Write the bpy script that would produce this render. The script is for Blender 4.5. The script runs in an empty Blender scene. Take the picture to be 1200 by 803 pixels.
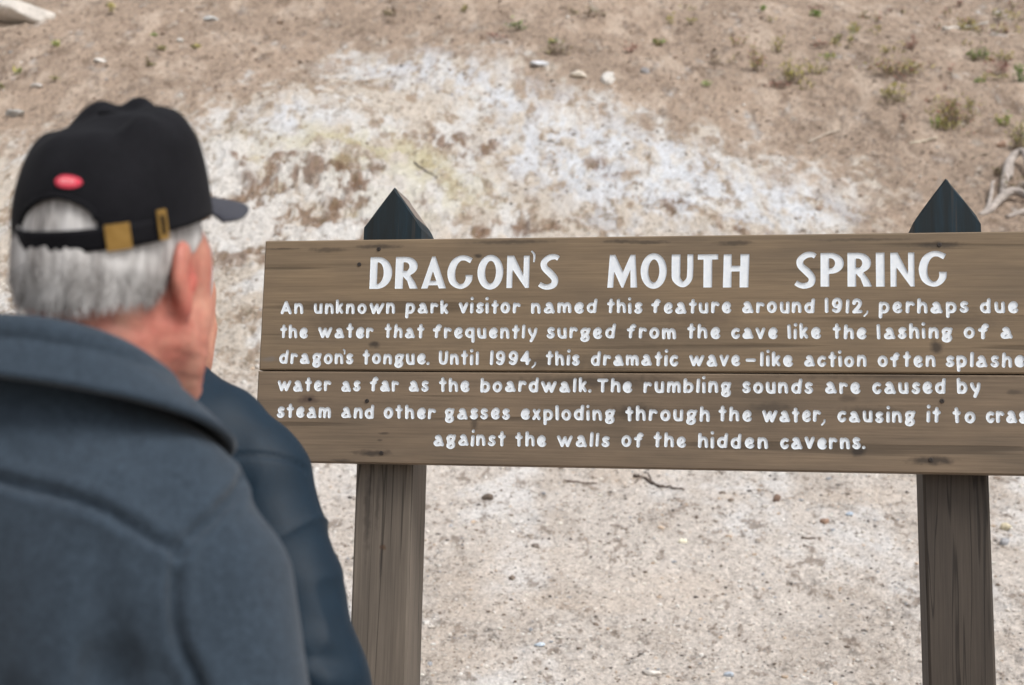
import bpy, bmesh, math, random
import numpy as np
from mathutils import Vector, Matrix
from mathutils.geometry import delaunay_2d_cdt

random.seed(7)
RNG = np.random.default_rng(11)
rad = math.radians
SC = bpy.context.scene
COL = SC.collection

# ------------------------------------------------------------------ camera, sky, sun, exposure
CAM = np.array([0.0, 0.0, 1.34])
PITCH, ROLL, FPX = rad(7.61), rad(1.51), 1600.0
_right = np.array([1.0, 0, 0]); _fwd = np.array([0, math.cos(PITCH), math.sin(PITCH)]); _up = np.array([0, -math.sin(PITCH), math.cos(PITCH)])
CR = math.cos(ROLL) * _right + math.sin(ROLL) * _up
CU = -math.sin(ROLL) * _right + math.cos(ROLL) * _up
CF = _fwd
cam_d = bpy.data.cameras.new('camera')
cam = bpy.data.objects.new('camera', cam_d); COL.objects.link(cam)
cam.matrix_world = Matrix(((CR[0], CU[0], -CF[0], CAM[0]), (CR[1], CU[1], -CF[1], CAM[1]), (CR[2], CU[2], -CF[2], CAM[2]), (0, 0, 0, 1)))
cam_d.sensor_width = 36.0
cam_d.lens = FPX / 1200 * 36.0
cam_d.clip_start = 0.05
cam_d.clip_end = 500
cam_d.dof.use_dof = True
cam_d.dof.focus_distance = 2.86
cam_d.dof.aperture_fstop = 4.6
cam_d.dof.aperture_blades = 7
SC.camera = cam

SUN_EL, SUN_AZ = rad(52), rad(136)      # azimuth from +Y, clockwise: from behind the camera, to the right
world = bpy.data.worlds.new('World'); SC.world = world; world.use_nodes = True
wn = world.node_tree; bg = wn.nodes['Background']
sky = wn.nodes.new('ShaderNodeTexSky'); sky.sky_type = 'NISHITA'; sky.sun_disc = False
sky.sun_elevation = SUN_EL; sky.sun_rotation = SUN_AZ; sky.dust_density = 4.0; sky.air_density = 1.0
hs = wn.nodes.new('ShaderNodeHueSaturation'); hs.inputs['Saturation'].default_value = 0.30   # overcast: greyed sky
wn.links.new(sky.outputs[0], hs.inputs['Color']); wn.links.new(hs.outputs[0], bg.inputs[0])
bg.inputs[1].default_value = 0.14
sun_d = bpy.data.lights.new('sun', 'SUN'); sun_d.energy = 1.65; sun_d.angle = rad(24); sun_d.color = (1.0, 0.98, 0.955)
sun = bpy.data.objects.new('sun', sun_d); COL.objects.link(sun)
sdir = Vector((math.sin(SUN_AZ) * math.cos(SUN_EL), math.cos(SUN_AZ) * math.cos(SUN_EL), math.sin(SUN_EL)))
sun.rotation_euler = sdir.to_track_quat('Z', 'Y').to_euler()
sun.location = (0, -5, 20)
SC.view_settings.view_transform = 'Standard'; SC.view_settings.look = 'None'
SC.view_settings.gamma = 1.0; SC.view_settings.use_curve_mapping = False
SC.view_settings.exposure = 0.34
SC.render.engine = 'CYCLES'

# ------------------------------------------------------------------ helpers
def ray(px, py):
    d = CR * (px - 600) / FPX + CU * (401.5 - py) / FPX + CF
    return d

def new_obj(name, verts, faces, mats=(), parent=None, smooth=False, midx=None, loc=None):
    me = bpy.data.meshes.new(name)
    if isinstance(verts, np.ndarray) and isinstance(faces, np.ndarray):
        nv, nf, k = len(verts), len(faces), faces.shape[1]
        me.vertices.add(nv); me.vertices.foreach_set('co', np.ascontiguousarray(verts, dtype=np.float32).ravel())
        me.loops.add(nf * k); me.loops.foreach_set('vertex_index', np.ascontiguousarray(faces, dtype=np.int32).ravel())
        me.polygons.add(nf); me.polygons.foreach_set('loop_start', np.arange(0, nf * k, k, dtype=np.int32))
        me.update(calc_edges=True); me.validate()
    else:
        me.from_pydata([tuple(map(float, v)) for v in verts], [], [tuple(map(int, f)) for f in faces]); me.update()
    for m in mats: me.materials.append(m)
    if midx is not None: me.polygons.foreach_set('material_index', np.asarray(midx, dtype=np.int32))
    me.polygons.foreach_set('use_smooth', np.full(len(me.polygons), bool(smooth)))
    o = bpy.data.objects.new(name, me); COL.objects.link(o)
    if parent is not None: o.parent = parent
    if loc is not None: o.location = loc
    return o

def set_col(o, cols):
    a = o.data.color_attributes.new('tint', 'FLOAT_COLOR', 'POINT')
    c = np.ones((len(cols), 4), dtype=np.float32); c[:, :3] = cols
    a.data.foreach_set('color', c.ravel())

def thing(name, label, cat, loc=(0, 0, 0), rotz=0.0, group=None):
    o = bpy.data.objects.new(name, None); COL.objects.link(o); o.empty_display_size = 0.1
    o.location = loc; o.rotation_euler = (0, 0, rotz)
    return tag(o, label, cat, group)

def tag(o, label, cat, group=None):
    o['label'] = label; o['category'] = cat
    if group: o['group'] = group
    return o

def srgb(r, g, b):
    return tuple(((c / 255) / 12.92 if c / 255 <= .04045 else ((c / 255 + .055) / 1.055) ** 2.4) for c in (r, g, b))

# numpy noise -------------------------------------------------------
def _hash(ix, iy, iz, seed):
    h = (ix.astype(np.int64) * 374761393 + iy.astype(np.int64) * 668265263 + iz.astype(np.int64) * 2147483647 + seed * 974711) & 0xFFFFFFFF
    h = ((h ^ (h >> 13)) * 1274126177) & 0xFFFFFFFF
    h = ((h ^ (h >> 16)) * 2246822519) & 0xFFFFFFFF
    return ((h ^ (h >> 15)) & 0xFFFFFF).astype(np.float32) / float(0xFFFFFF)

def vn(x, y, z=None, seed=0):
    """value noise, -1..1"""
    x = np.asarray(x, dtype=np.float64); y = np.asarray(y, dtype=np.float64)
    xi = np.floor(x); yi = np.floor(y); fx = x - xi; fy = y - yi
    ux = fx * fx * fx * (fx * (fx * 6 - 15) + 10); uy = fy * fy * fy * (fy * (fy * 6 - 15) + 10)
    if z is None:
        zi = np.zeros_like(xi)
        a = _hash(xi, yi, zi, seed); b = _hash(xi + 1, yi, zi, seed); c = _hash(xi, yi + 1, zi, seed); d = _hash(xi + 1, yi + 1, zi, seed)
        return ((a + (b - a) * ux) * (1 - uy) + (c + (d - c) * ux) * uy) * 2 - 1
    z = np.asarray(z, dtype=np.float64); zi = np.floor(z); fz = z - zi; uz = fz * fz * fz * (fz * (fz * 6 - 15) + 10)
    r = []
    for k in (0, 1):
        a = _hash(xi, yi, zi + k, seed); b = _hash(xi + 1, yi, zi + k, seed); c = _hash(xi, yi + 1, zi + k, seed); d = _hash(xi + 1, yi + 1, zi + k, seed)
        r.append((a + (b - a) * ux) * (1 - uy) + (c + (d - c) * ux) * uy)
    return (r[0] * (1 - uz) + r[1] * uz) * 2 - 1

def fbm(x, y, oct=4, seed=0, gain=.5, rot=True):
    s = 0; a = 1.0; t = 0
    for i in range(oct):
        s = s + a * vn(x, y, seed=seed + i * 17); t += a; a *= gain
        if rot: x, y = (x * .8 - y * .6) * 2.03 + 13.7, (x * .6 + y * .8) * 2.03 + 5.1
        else: x, y = x * 2.03 + 13.7, y * 2.03 + 5.1
    return s / t

def sstep(a, b, x):
    t = np.clip((x - a) / (b - a), 0, 1); return t * t * (3 - 2 * t)

# material helper ---------------------------------------------------
class NT:
    def __init__(self, name):
        self.m = bpy.data.materials.new(name); self.m.use_nodes = True
        self.t = self.m.node_tree; self.b = self.t.nodes['Principled BSDF']
    def n(self, kind, **kw):
        nd = self.t.nodes.new('ShaderNode' + kind)
        for k, v in kw.items():
            if k.startswith('_'): setattr(nd, k[1:], v)
            else: nd.inputs[k.replace('__', ' ')].default_value = v
        return nd
    def l(self, a, b): self.t.links.new(a, b)
    def coords(self, scale=(1, 1, 1), loc=(0, 0, 0)):
        tc = self.n('TexCoord'); mp = self.n('Mapping'); mp.inputs['Scale'].default_value = scale; mp.inputs['Location'].default_value = loc
        self.l(tc.outputs['Object'], mp.inputs[0]); return mp.outputs[0]
    def noise(self, vec, scale, detail=4, rough=.55, dist=0.0):
        nd = self.n('TexNoise'); nd.inputs['Scale'].default_value = scale; nd.inputs['Detail'].default_value = detail
        nd.inputs['Roughness'].default_value = rough; nd.inputs['Distortion'].default_value = dist
        if vec is not None: self.l(vec, nd.inputs['Vector'])
        return nd.outputs['Fac']
    def ramp(self, fac, stops):
        r = self.n('ValToRGB'); e = r.color_ramp.elements
        while len(e) < len(stops): e.new(0.5)
        for el, (p, c) in zip(e, stops):
            el.position = p; el.color = (c[0], c[1], c[2], 1) if not isinstance(c, (int, float)) else (c, c, c, 1)
        self.l(fac, r.inputs[0]); return r.outputs[0]
    def mix(self, fac, a, b, mode='MIX'):
        m = self.n('MixRGB', _blend_type=mode)
        for s, v in ((m.inputs[0], fac), (m.inputs[1], a), (m.inputs[2], b)):
            if hasattr(v, 'is_output') or hasattr(v, 'links'): self.l(v, s)
            elif isinstance(v, (int, float)): s.default_value = v if s.type == 'VALUE' else (v, v, v, 1)
            else: s.default_value = (v[0], v[1], v[2], 1)
        return m.outputs[0]
    def math(self, op, a, b=0.0):
        m = self.n('Math', _operation=op)
        for s, v in ((m.inputs[0], a), (m.inputs[1], b)):
            if isinstance(v, (int, float)): s.default_value = v
            else: self.l(v, s)
        return m.outputs[0]
    def bump(self, h, strength=.3, dist=.002, normal=None):
        b = self.n('Bump'); b.inputs['Strength'].default_value = strength; b.inputs['Distance'].default_value = dist
        self.l(h, b.inputs['Height'])
        if normal is not None: self.l(normal, b.inputs['Normal'])
        return b.outputs[0]
    def out(self, color=None, rough=None, normal=None, **kw):
        for s, v in (('Base Color', color), ('Roughness', rough), ('Normal', normal)):
            if v is None: continue
            i = self.b.inputs[s]
            if isinstance(v, (int, float)): i.default_value = v
            elif isinstance(v, tuple): i.default_value = (v[0], v[1], v[2], 1)
            else: self.l(v, i)
        for k, v in kw.items():
            self.b.inputs[k.replace('__', ' ')].default_value = v
        return self.m

def tint_mat(name, rough=.9, nscale=60, amp=.25, bump=.3, bdist=.003):
    t = NT(name); a = t.n('Attribute'); a.attribute_name = 'tint'
    v = t.coords(); n = t.noise(v, nscale, 5)
    c = t.mix(1.0, a.outputs['Color'], t.ramp(n, [(.3, 1 - amp), (.7, 1 + amp)]), 'MULTIPLY')
    return t.out(c, rough, t.bump(n, bump, bdist))

# ------------------------------------------------------------------ terrain
_py = np.array([-60, -5, 0, 2.3, 3.0, 5.0, 7.5, 12, 19.5, 30, 45, 70, 140.])
_pz = np.array([-.3, -.05, 0, 0.02, .12, .77, 1.60, 3.87, 9.1, 15.5, 20, 22.5, 23.])
_fy = np.linspace(-60, 140, 8001); _fz = np.interp(_fy, _py, _pz)
for w in (31, 21):
    k = np.hanning(w); k /= k.sum(); _fz = np.convolve(np.pad(_fz, w // 2, mode='edge'), k, 'valid')
def base_h(x, y):
    z = np.interp(y, _fy, _fz)
    g = sstep(2.8, 7, y)
    z = z + g * .045 * y / 8 * vn(x * .35, y * .35, seed=3) * 2 + g * .03 * vn(x * .9, y * .9, seed=4)
    return z
def pt(px, py):
    """where the line of sight through a photo pixel meets the hillside"""
    d = ray(px, py); t = np.arange(3.2, 60, .01)
    P = CAM + t[:, None] * d
    k = np.argmax(P[:, 2] < base_h(P[:, 0], P[:, 1]))
    return P[k]

def poly_sd(x, y, poly):
    """signed distance to polygon (negative inside)"""
    d = np.full(x.shape, 1e9); ins = np.zeros(x.shape, bool)
    n = len(poly)
    for i in range(n):
        ax, ay = poly[i]; bx, by = poly[(i + 1) % n]
        ex, ey = bx - ax, by - ay; wx, wy = x - ax, y - ay
        t = np.clip((wx * ex + wy * ey) / (ex * ex + ey * ey + 1e-12), 0, 1)
        d = np.minimum(d, (wx - ex * t) ** 2 + (wy - ey * t) ** 2)
        c = ((ay <= y) != (by <= y)) & (x < (bx - ax) * (y - ay) / (by - ay + 1e-12) + ax)
        ins ^= c
    d = np.sqrt(d); return np.where(ins, -d, d)
def px_poly(pts): return [tuple(pt(*p)[:2]) for p in pts]

P_PALE = px_poly([(-160, 190), (60, 170), (230, 132), (320, 100), (430, 66), (560, 62), (650, 90), (740, 125), (830, 150), (930, 190), (1010, 215), (1050, 300), (1100, 380), (1400, 420), (1400, 900), (-200, 900)])
P_BLUE = [px_poly(p) for p in ([(400, 82), (470, 68), (570, 72), (650, 105), (690, 140), (600, 140), (500, 120)],
          [(560, 150), (680, 110), (760, 150), (850, 190), (960, 225), (1010, 262), (700, 272), (640, 240), (560, 215)],
          [(300, 130), (380, 120), (420, 150), (340, 165)])]
P_YEL = px_poly([(270, 165), (380, 150), (520, 190), (560, 250), (430, 260), (330, 200)])
P_CRUST = px_poly([(200, 165), (260, 150), (420, 190), (520, 240), (470, 330), (250, 330), (150, 280)])
BLOBS = [(535, 172, 40, 13), (712, 203, 30, 22), (350, 212, 45, 16), (392, 228, 34, 16), (306, 218, 22, 10), (790, 245, 16, 9), (440, 262, 40, 9), (250, 238, 30, 8), (265, 195, 18, 7), (600, 285, 60, 8), (860, 262, 26, 7), (330, 190, 26, 7)]
BLOBS = [(pt(a, b), pt(a + c, b), pt(a, b - d), d) for a, b, c, d in BLOBS]

def zones(x, y):
    wx = x + .55 * fbm(x * 1.0, y * .7, 5, 21, .6); wy = y + .8 * fbm(x * .9, y * .6, 5, 22, .6)
    pale = 1 - sstep(-1.5, 1.1, poly_sd(wx, wy, P_PALE))
    blue = np.zeros_like(x)
    for p in P_BLUE: blue = np.maximum(blue, 1 - sstep(-.5, .4, poly_sd(wx, wy, p)))
    yel = 1 - sstep(-.4, .4, poly_sd(wx, wy, P_YEL))
    crust = 1 - sstep(-.5, .4, poly_sd(wx, wy, P_CRUST))
    dirt = np.zeros_like(x)
    for c, e, t, _ in BLOBS:
        rx = np.hypot(*(e - c)[:2]); ry = np.hypot(*(t - c)[:2])
        q = np.hypot((wx - .0 - c[0]) / rx, (wy - c[1]) / ry)
        dirt = np.maximum(dirt, 1 - sstep(.45, 1.25, q + .5 * fbm(x * 6, y * 4, 3, 61)))
    grav = 1 - sstep(7.6, 9.6, y + .5 * fbm(x * .7, y * .7, 2, 25))
    return pale, blue, yel, crust, dirt, grav

def terrain(x, y, full=True):
    z = base_h(x, y)
    pale, blue, yel, crust, dirt, grav = zones(x, y)
    g = sstep(2.5, 4.5, y) * (1 - sstep(30, 60, y))
    soil = np.clip(1 - np.maximum(pale, grav), 0, 1)
    lump = fbm(x * 2.3, y * 2.6, 4, 31); lump2 = fbm(x * 7.0, y * 9, 4, 33, .6); fine = fbm(x * 22, y * 30, 4, 35, .65)
    tur = 1 - 2 * np.abs(fbm(x * 4.0, y * 6.5, 5, 41, .62)); tur2 = 1 - 2 * np.abs(fbm(x * 12, y * 19, 4, 42, .65))
    d = soil * (.030 * lump + .028 * lump2 + .020 * fine - .018 * np.maximum(tur2 - .55, 0) * 2 + .020 * tur2 * sstep(-.1, .4, lump))
    mn = np.clip(pale - grav, 0, 1)
    d += mn * (.035 * lump + .026 * lump2 + .016 * fine + .026 * tur + .014 * tur2)
    d += crust * (.07 * fbm(x * 3.4, y * 2.4, 5, 43, .6) + .026 * tur + .014 * tur2)
    d += grav * (.010 * lump + .008 * lump2 + .010 * fine + .005 * tur2)
    d += dirt * (.03 * lump2 + .035 * tur2 - .02)
    return z + g * d, (pale, blue, yel, crust, dirt, grav, soil, lump, lump2, fine, tur, tur2)

def build_ground():
    ys = np.concatenate([np.linspace(-60, 1, 16)[:-1], np.linspace(1, 4.3, 50)[:-1], np.exp(np.linspace(math.log(4.3), math.log(24), 900)), np.exp(np.linspace(math.log(24.2), math.log(140), 60))])
    inner = np.linspace(-.47, .47, 860); o1 = .47 + np.concatenate([np.linspace(0, .45, 200)[1:], .45 + (np.linspace(0, 1, 40)[1:] ** 2.2) * 8])
    xs = np.concatenate([-o1[::-1], inner, o1])
    Y = np.repeat(ys[:, None], len(xs), 1); X = xs[None, :] * np.maximum(Y, 4.0)
    Z, (pale, blue, yel, crust, dirt, grav, soil, lump, lump2, fine, tur, tur2) = terrain(X, Y)
    # albedo of the ground: soil, mineral crust, sulphur tint, pale gravel
    n1 = fbm(X * 1.3, Y * 1.0, 4, 71)[..., None]; n2 = fbm(X * 9, Y * 5.5, 4, 72, .6)[..., None]; n3 = fbm(X * 38, Y * 26, 3, 73, .75)[..., None]
    C = lambda *c: np.array(srgb(*c))
    A = lambda m: np.clip(m, 0, 1)[..., None]
    f1 = fbm(X * 5.5, Y * 3.0, 6, 75, .66); f2 = fbm(X * 6.5, Y * 3.4, 6, 77, .66); f3 = fbm(X * 3.0, Y * 1.6, 6, 78, .64); f4 = fbm(X * 7, Y * 3.2, 6, 81, .66); f5 = fbm(X * 30, Y * 19, 4, 84, .7)
    soilc = C(158, 140, 124) * (1 + .14 * n1 + .22 * n2 + .30 * n3)
    soilc = soilc + (C(185, 168, 152) - soilc) * A(sstep(.0, .4, f3)) * .75
    soilc = soilc + (C(112, 94, 80) * (1 + .3 * n3) - soilc) * A(sstep(.10, .36, f1)) * .75
    soilc = soilc * (1 - .45 * A(sstep(.18, .45, f5)))
    palec = C(190, 180, 168) * (1 + .06 * n1 + .10 * n2 + .16 * n3)
    palec = palec + (C(207, 205, 202) - palec) * A(sstep(-.02, .25, f3)) * .85
    palec = palec + (C(146, 127, 108) * (1 + .25 * n3) - palec) * A(sstep(.08, .32, f2)) * .80
    palec = palec * (1 - .30 * A(sstep(.25, .5, f5)))
    col = soilc + (palec - soilc) * A(sstep(.12, .88, pale + .85 * f1 + .35 * n2[..., 0]))
    yf = A(yel) * A(sstep(-.25, .2, fbm(X * 5, Y * 3, 5, 79, .62)))
    col = col + (C(184, 176, 138) - col) * yf * .65
    bluec = C(200, 203, 208) * (1 + .08 * n1 + .10 * n2 + .08 * n3)
    bf = A(blue) * A(sstep(-.24, .14, f4 + .2 * n3[..., 0]))
    col = col + (bluec - col) * bf * .80
    cf = fbm(X * 3.4, Y * 2.4, 5, 43, .6)
    sk = A(pale) * A(sstep(.20, .36, fbm(X * 19, Y * 9, 4, 90, .72))) * A(sstep(-.35, .25, f2))
    col = col + (C(207, 204, 200) * (1 + .14 * n3) - col) * A(crust) * A(sstep(-.12, .10, cf + .3 * tur)) * .75
    col = col + (C(122, 99, 80) * (1 + .3 * n3) - col) * A(crust) * A(sstep(.16, .36, -cf + .9 * f2)) * .8
    col = col + (C(120, 96, 78) * (1 + .3 * n2 + .3 * n3) - col) * A(dirt * sstep(-.05, .22, f2 + .2)) * .85
    col = col + (C(116, 102, 82) * (1 + .3 * n2) - col) * sk * .7
    gravc = C(202, 193, 184) * (1 + .04 * n1 + .06 * n2 + .20 * n3)
    gravc = gravc + (C(216, 213, 210) - gravc) * A(sstep(.02, .4, fbm(X * 2.2, Y * 1.2, 5, 83, .62))) * .75
    g2 = fbm(X * 4.2, Y * 2.4, 4, 85, .6)
    gravc = gravc + (C(178, 166, 154) - gravc) * A(sstep(.0, .35, g2)) * .5
    gravc = gravc * (1 - .42 * A(sstep(.16, .42, f5)) * A(sstep(-.5, .3, g2)))
    f6 = fbm(X * 17, Y * 9, 4, 88, .7)
    gravc = gravc + (C(128, 114, 102) - gravc) * A(sstep(.30, .46, f6)) * .7
    gravc = gravc + (C(200, 184, 168) - gravc) * A(sstep(.2, .6, fbm(X * 1.4, Y * 2.4, 3, 86))) * .35
    col = col + (gravc - col) * A(grav)
    far = A(sstep(-2, 3.6, -Y + 2.5))
    V = np.stack([X, Y, Z], -1).reshape(-1, 3)
    ny, nx = X.shape
    idx = np.arange(ny * nx).reshape(ny, nx)
    F = np.stack([idx[:-1, :-1], idx[:-1, 1:], idx[1:, 1:], idx[1:, :-1]], -1).reshape(-1, 4)
    t = NT('mineral_soil'); a = t.n('Attribute'); a.attribute_name = 'tint'
    v = t.coords(); n = t.noise(v, 55, 6, .7); nn = t.noise(v, 260, 3, .6)
    c = t.mix(1.0, a.outputs['Color'], t.ramp(n, [(.30, .60), (.5, 1.0), (.70, 1.25)]), 'MULTIPLY')
    c = t.mix(1.0, c, t.ramp(nn, [(.3, .68), (.7, 1.25)]), 'MULTIPLY')
    m = t.out(c, .95, t.bump(nn, .6, .006, t.bump(n, .8, .02)), **{'Specular__IOR__Level': .15})
    o = new_obj('ground', V, F, [m], smooth=True); set_col(o, np.clip(col.reshape(-1, 3), .01, .85))
    o['kind'] = 'structure'
    return o
build_ground()
def hgt(x, y):
    return float(terrain(np.array([[x]]), np.array([[y]]))[0][0, 0])
def gp(px, py):
    p = pt(px, py); return np.array([p[0], p[1], hgt(p[0], p[1])])
def pxm(p): return float((np.asarray(p) - CAM) @ CF) / FPX      # metres per photo pixel at a point

# ------------------------------------------------------------------ lettering
def arc(cx, cy, rx, ry, a0, a1, n=14):
    a = np.radians(np.linspace(a0, a1, n)); return [(cx + rx * math.cos(t), cy + ry * math.sin(t)) for t in a]
def spl(pts, n=8):
    P = [np.array(p, float) for p in pts]; P = [2 * P[0] - P[1]] + P + [2 * P[-1] - P[-2]]; out = []
    for i in range(1, len(P) - 2):
        for k in range(n):
            t = k / n
            out.append(.5 * ((2 * P[i]) + (-P[i - 1] + P[i + 1]) * t + (2 * P[i - 1] - 5 * P[i] + 4 * P[i + 1] - P[i + 2]) * t * t + (-P[i - 1] + 3 * P[i] - 3 * P[i + 1] + P[i + 2]) * t ** 3))
    out.append(P[-2]); return [tuple(p) for p in out]
G = {   # skeleton strokes of the routed hand lettering (x-height 1), glyph width
 'a': (.94, [spl([(.20, .88), (.38, 1.0), (.58, .92), (.72, .6), (.80, .28), (.94, .0)]), spl([(.70, .60), (.42, .52), (.10, .36), (.02, .15), (.16, .0), (.45, .0), (.82, .06)])]),
 'b': (.80, [[(0, 1.45), (0, 0)], arc(.38, .5, .42, .5, 155, -145, 18)[::-1] + [(0, .0)]]),
 'c': (.68, [spl([(.66, .90), (.40, .98), (.12, .78), (.02, .42), (.18, .08), (.42, .0), (.66, .20)])]),
 'd': (.84, [[(.84, 1.42), (.77, .6), (.76, 0)], arc(.40, .47, .40, .48, 30, 335, 20)]),
 'e': (.72, [spl([(.20, .46), (.45, .52), (.66, .66), (.64, .88), (.42, 1.02), (.14, .86), (.02, .48), (.12, .14), (.36, .0), (.58, .03), (.72, .16)])]),
 'f': (.75, [spl([(.75, 1.28), (.60, 1.40), (.42, 1.26), (.32, .9), (.28, .0)]), [(.0, .86), (.58, .88)]]),
 'g': (.84, [arc(.40, .70, .36, .32, 0, 360, 22), [(.70, .90), (.86, 1.0)], spl([(.18, .40), (.12, .22), (.40, .16), (.72, .08), (.74, -.24), (.42, -.44), (.08, -.34), (.05, -.08), (.30, .06)])]),
 'h': (.76, [[(0, 1.43), (.0, 0)], spl([(.0, .62), (.20, .92), (.50, .98), (.70, .72), (.76, .0)])]),
 'i': (.0, [[(0, .95), (0, 0)], [(.0, 1.62), (.0, 1.63)]]),
 'k': (.58, [[(0, 1.43), (0, 0)], [(.55, .98), (.04, .42)], [(.20, .58), (.58, .0)]]),
 'l': (.0, [[(0, 1.40), (0, 0)]]),
 'm': (1.24, [[(0, 1.0), (.0, 0)], spl([(0, .62), (.16, .92), (.40, .96), (.58, .7), (.62, .0)]), spl([(.62, .62), (.80, .92), (1.04, .96), (1.20, .7), (1.24, .0)])]),
 'n': (.76, [[(0, 1.0), (.0, 0)], spl([(.0, .62), (.20, .92), (.50, .98), (.70, .70), (.76, .0)])]),
 'o': (.80, [arc(.40, .5, .40, .5, 90, 450, 26)]),
 'p': (.80, [[(.02, 1.0), (0, -.58)], arc(.38, .5, .42, .5, 150, -150, 20)]),
 'q': (.80, [[(.80, 1.0), (.80, -.58)], arc(.42, .52, .42, .48, 30, 330, 20)]),
 'r': (.58, [[(0, 1.0), (.0, 0)], spl([(.0, .66), (.18, .90), (.40, .96), (.58, .84)])]),
 's': (.60, [spl([(.56, .90), (.30, 1.0), (.08, .84), (.14, .60), (.44, .44), (.60, .22), (.40, .01), (.16, .02), (.0, .16)])]),
 't': (.54, [[(.27, 1.42), (.27, 0)], [(0, .98), (.54, .98)]]),
 'u': (.76, [spl([(.0, 1.0), (.02, .4), (.14, .08), (.40, .0), (.72, .04)]), [(.74, 1.0), (.76, 0)]]),
 'v': (.80, [[(0, 1.0), (.38, 0), (.80, 1.0)]]),
 'w': (1.50, [[(0, 1.0), (.40, 0), (.76, .92), (1.06, 0), (1.50, 1.0)]]),
 'x': (.64, [[(0, 0), (.60, 1.0)], [(.04, 1.0), (.64, 0)]]),
 'y': (.80, [spl([(0, 1.0), (.12, .6), (.46, .12)]), spl([(.80, 1.0), (.70, .4), (.30, -.48)])]),
 'A': (1.0, [[(0, 0), (.50, 1.32), (1.0, 0)], [(.26, .34), (.76, .34)]]),
 'U': (.84, [spl([(0, 1.38), (.02, .5), (.14, .10), (.42, .0), (.70, .10), (.82, .5), (.84, 1.38)])]),
 'T': (.92, [[(0, 1.34), (.92, 1.34)], [(.46, 1.34), (.46, 0)]]),
 '1': (.0, [[(0, 1.40), (0, 0)]]),
 '2': (.74, [spl([(.06, 1.06), (.16, 1.34), (.44, 1.42), (.70, 1.18), (.60, .74), (.02, .02)]), [(.02, .02), (.74, .04)]]),
 '4': (.84, [[(.62, 0), (.62, 1.34), (0, .42), (.84, .42)]]),
 '9': (.78, [arc(.38, .98, .36, .42, 0, 360, 22), spl([(.75, 1.0), (.72, .5), (.55, .10), (.30, .0), (.04, .16)])]),
 '.': (.0, [[(0, -.02), (0, -.01)]]),
 '-': (1.05, [[(0, .52), (1.05, .52)]]),
 ',': (.40, [(spl([(.40, .10), (.34, -.16), (.04, -.48)]), .5)]),
 "'": (.20, [(spl([(-.06, 1.62), (.10, 1.50), (.08, 1.12)]), .5)]),
}
HW = .212
LINES = [
 ([(340, 368), (640, 367.2), (1000, 367), (1250, 366.6)], [('An', 329, 355.8), ('unknown', 367.5, 463), ('park', 475, 525.5), ('visitor', 537.5, 610), ('named', 622.5, 700), ('this', 711.3, 752.5), ('feature', 763.3, 857), ('around', 870, 955), ('1912,', 967, 1018.5), ('perhaps', 1030, 1135.5), ('due', 1148.8, 1193.3), ('to', 1206, 1231)]),
 ([(340, 396.2), (700, 396.9), (1030, 397.2), (1200, 397)], [('the', 328, 361), ('water', 373, 438), ('that', 450.5, 497), ('frequently', 507, 629.5), ('surged', 640.5, 721), ('from', 733.8, 792.3), ('the', 805, 843.8), ('cave', 857, 911), ('like', 923, 962.5), ('the', 976, 1015.5), ('lashing', 1028, 1116.5), ('of', 1129.5, 1159.5), ('a', 1172.5, 1187)]),
 ([(340, 426.4), (700, 428.4), (1020, 430), (1250, 430.6)], [("dragon's", 327, 414.5), ('tongue.', 425, 503.8), ('Until', 513.8, 561), ('1994,', 573.8, 629.5), ('this', 639.5, 679.5), ('dramatic', 692.5, 795.5), ('wave', 807.5, 868), ('-', 873.8, 886), ('like', 890.5, 929.5), ('action', 942, 1015.5), ('often', 1028.8, 1096.8), ('splashed', 1108, 1217)]),
 ([(340, 458.3), (760, 460.3), (1020, 461.4)], [('water', 325, 388), ('as', 400, 422.5), ('far', 433, 468), ('as', 478.8, 502.5), ('the', 514.5, 550.5), ('boardwalk.', 563, 693), ('The', 699.5, 741), ('rumbling', 754, 857.5), ('sounds', 869.5, 953), ('are', 966.8, 1008.8), ('caused', 1022.5, 1108.8), ('by', 1122, 1149.5)]),
 ([(340, 489.4), (760, 493.4), (1030, 495.1), (1250, 496)], [('steam', 324.5, 388), ('and', 399.5, 438.8), ('other', 449.5, 510.5), ('gasses', 521, 598), ('exploding', 610, 721), ('through', 733, 831.8), ('the', 842, 881), ('water,', 893, 968.8), ('causing', 981, 1073), ('it', 1085.5, 1102.5), ('to', 1117, 1143), ('crash', 1155.5, 1217)]),
 ([(500, 522.2), (760, 524.2), (960, 526.4)], [('against', 508, 592.5), ('the', 603.8, 640.5), ('walls', 653, 714.5), ('of', 728, 754.5), ('the', 766, 804.5), ('hidden', 818, 900), ('caverns.', 913.8, 1014.5)]),
]
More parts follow.
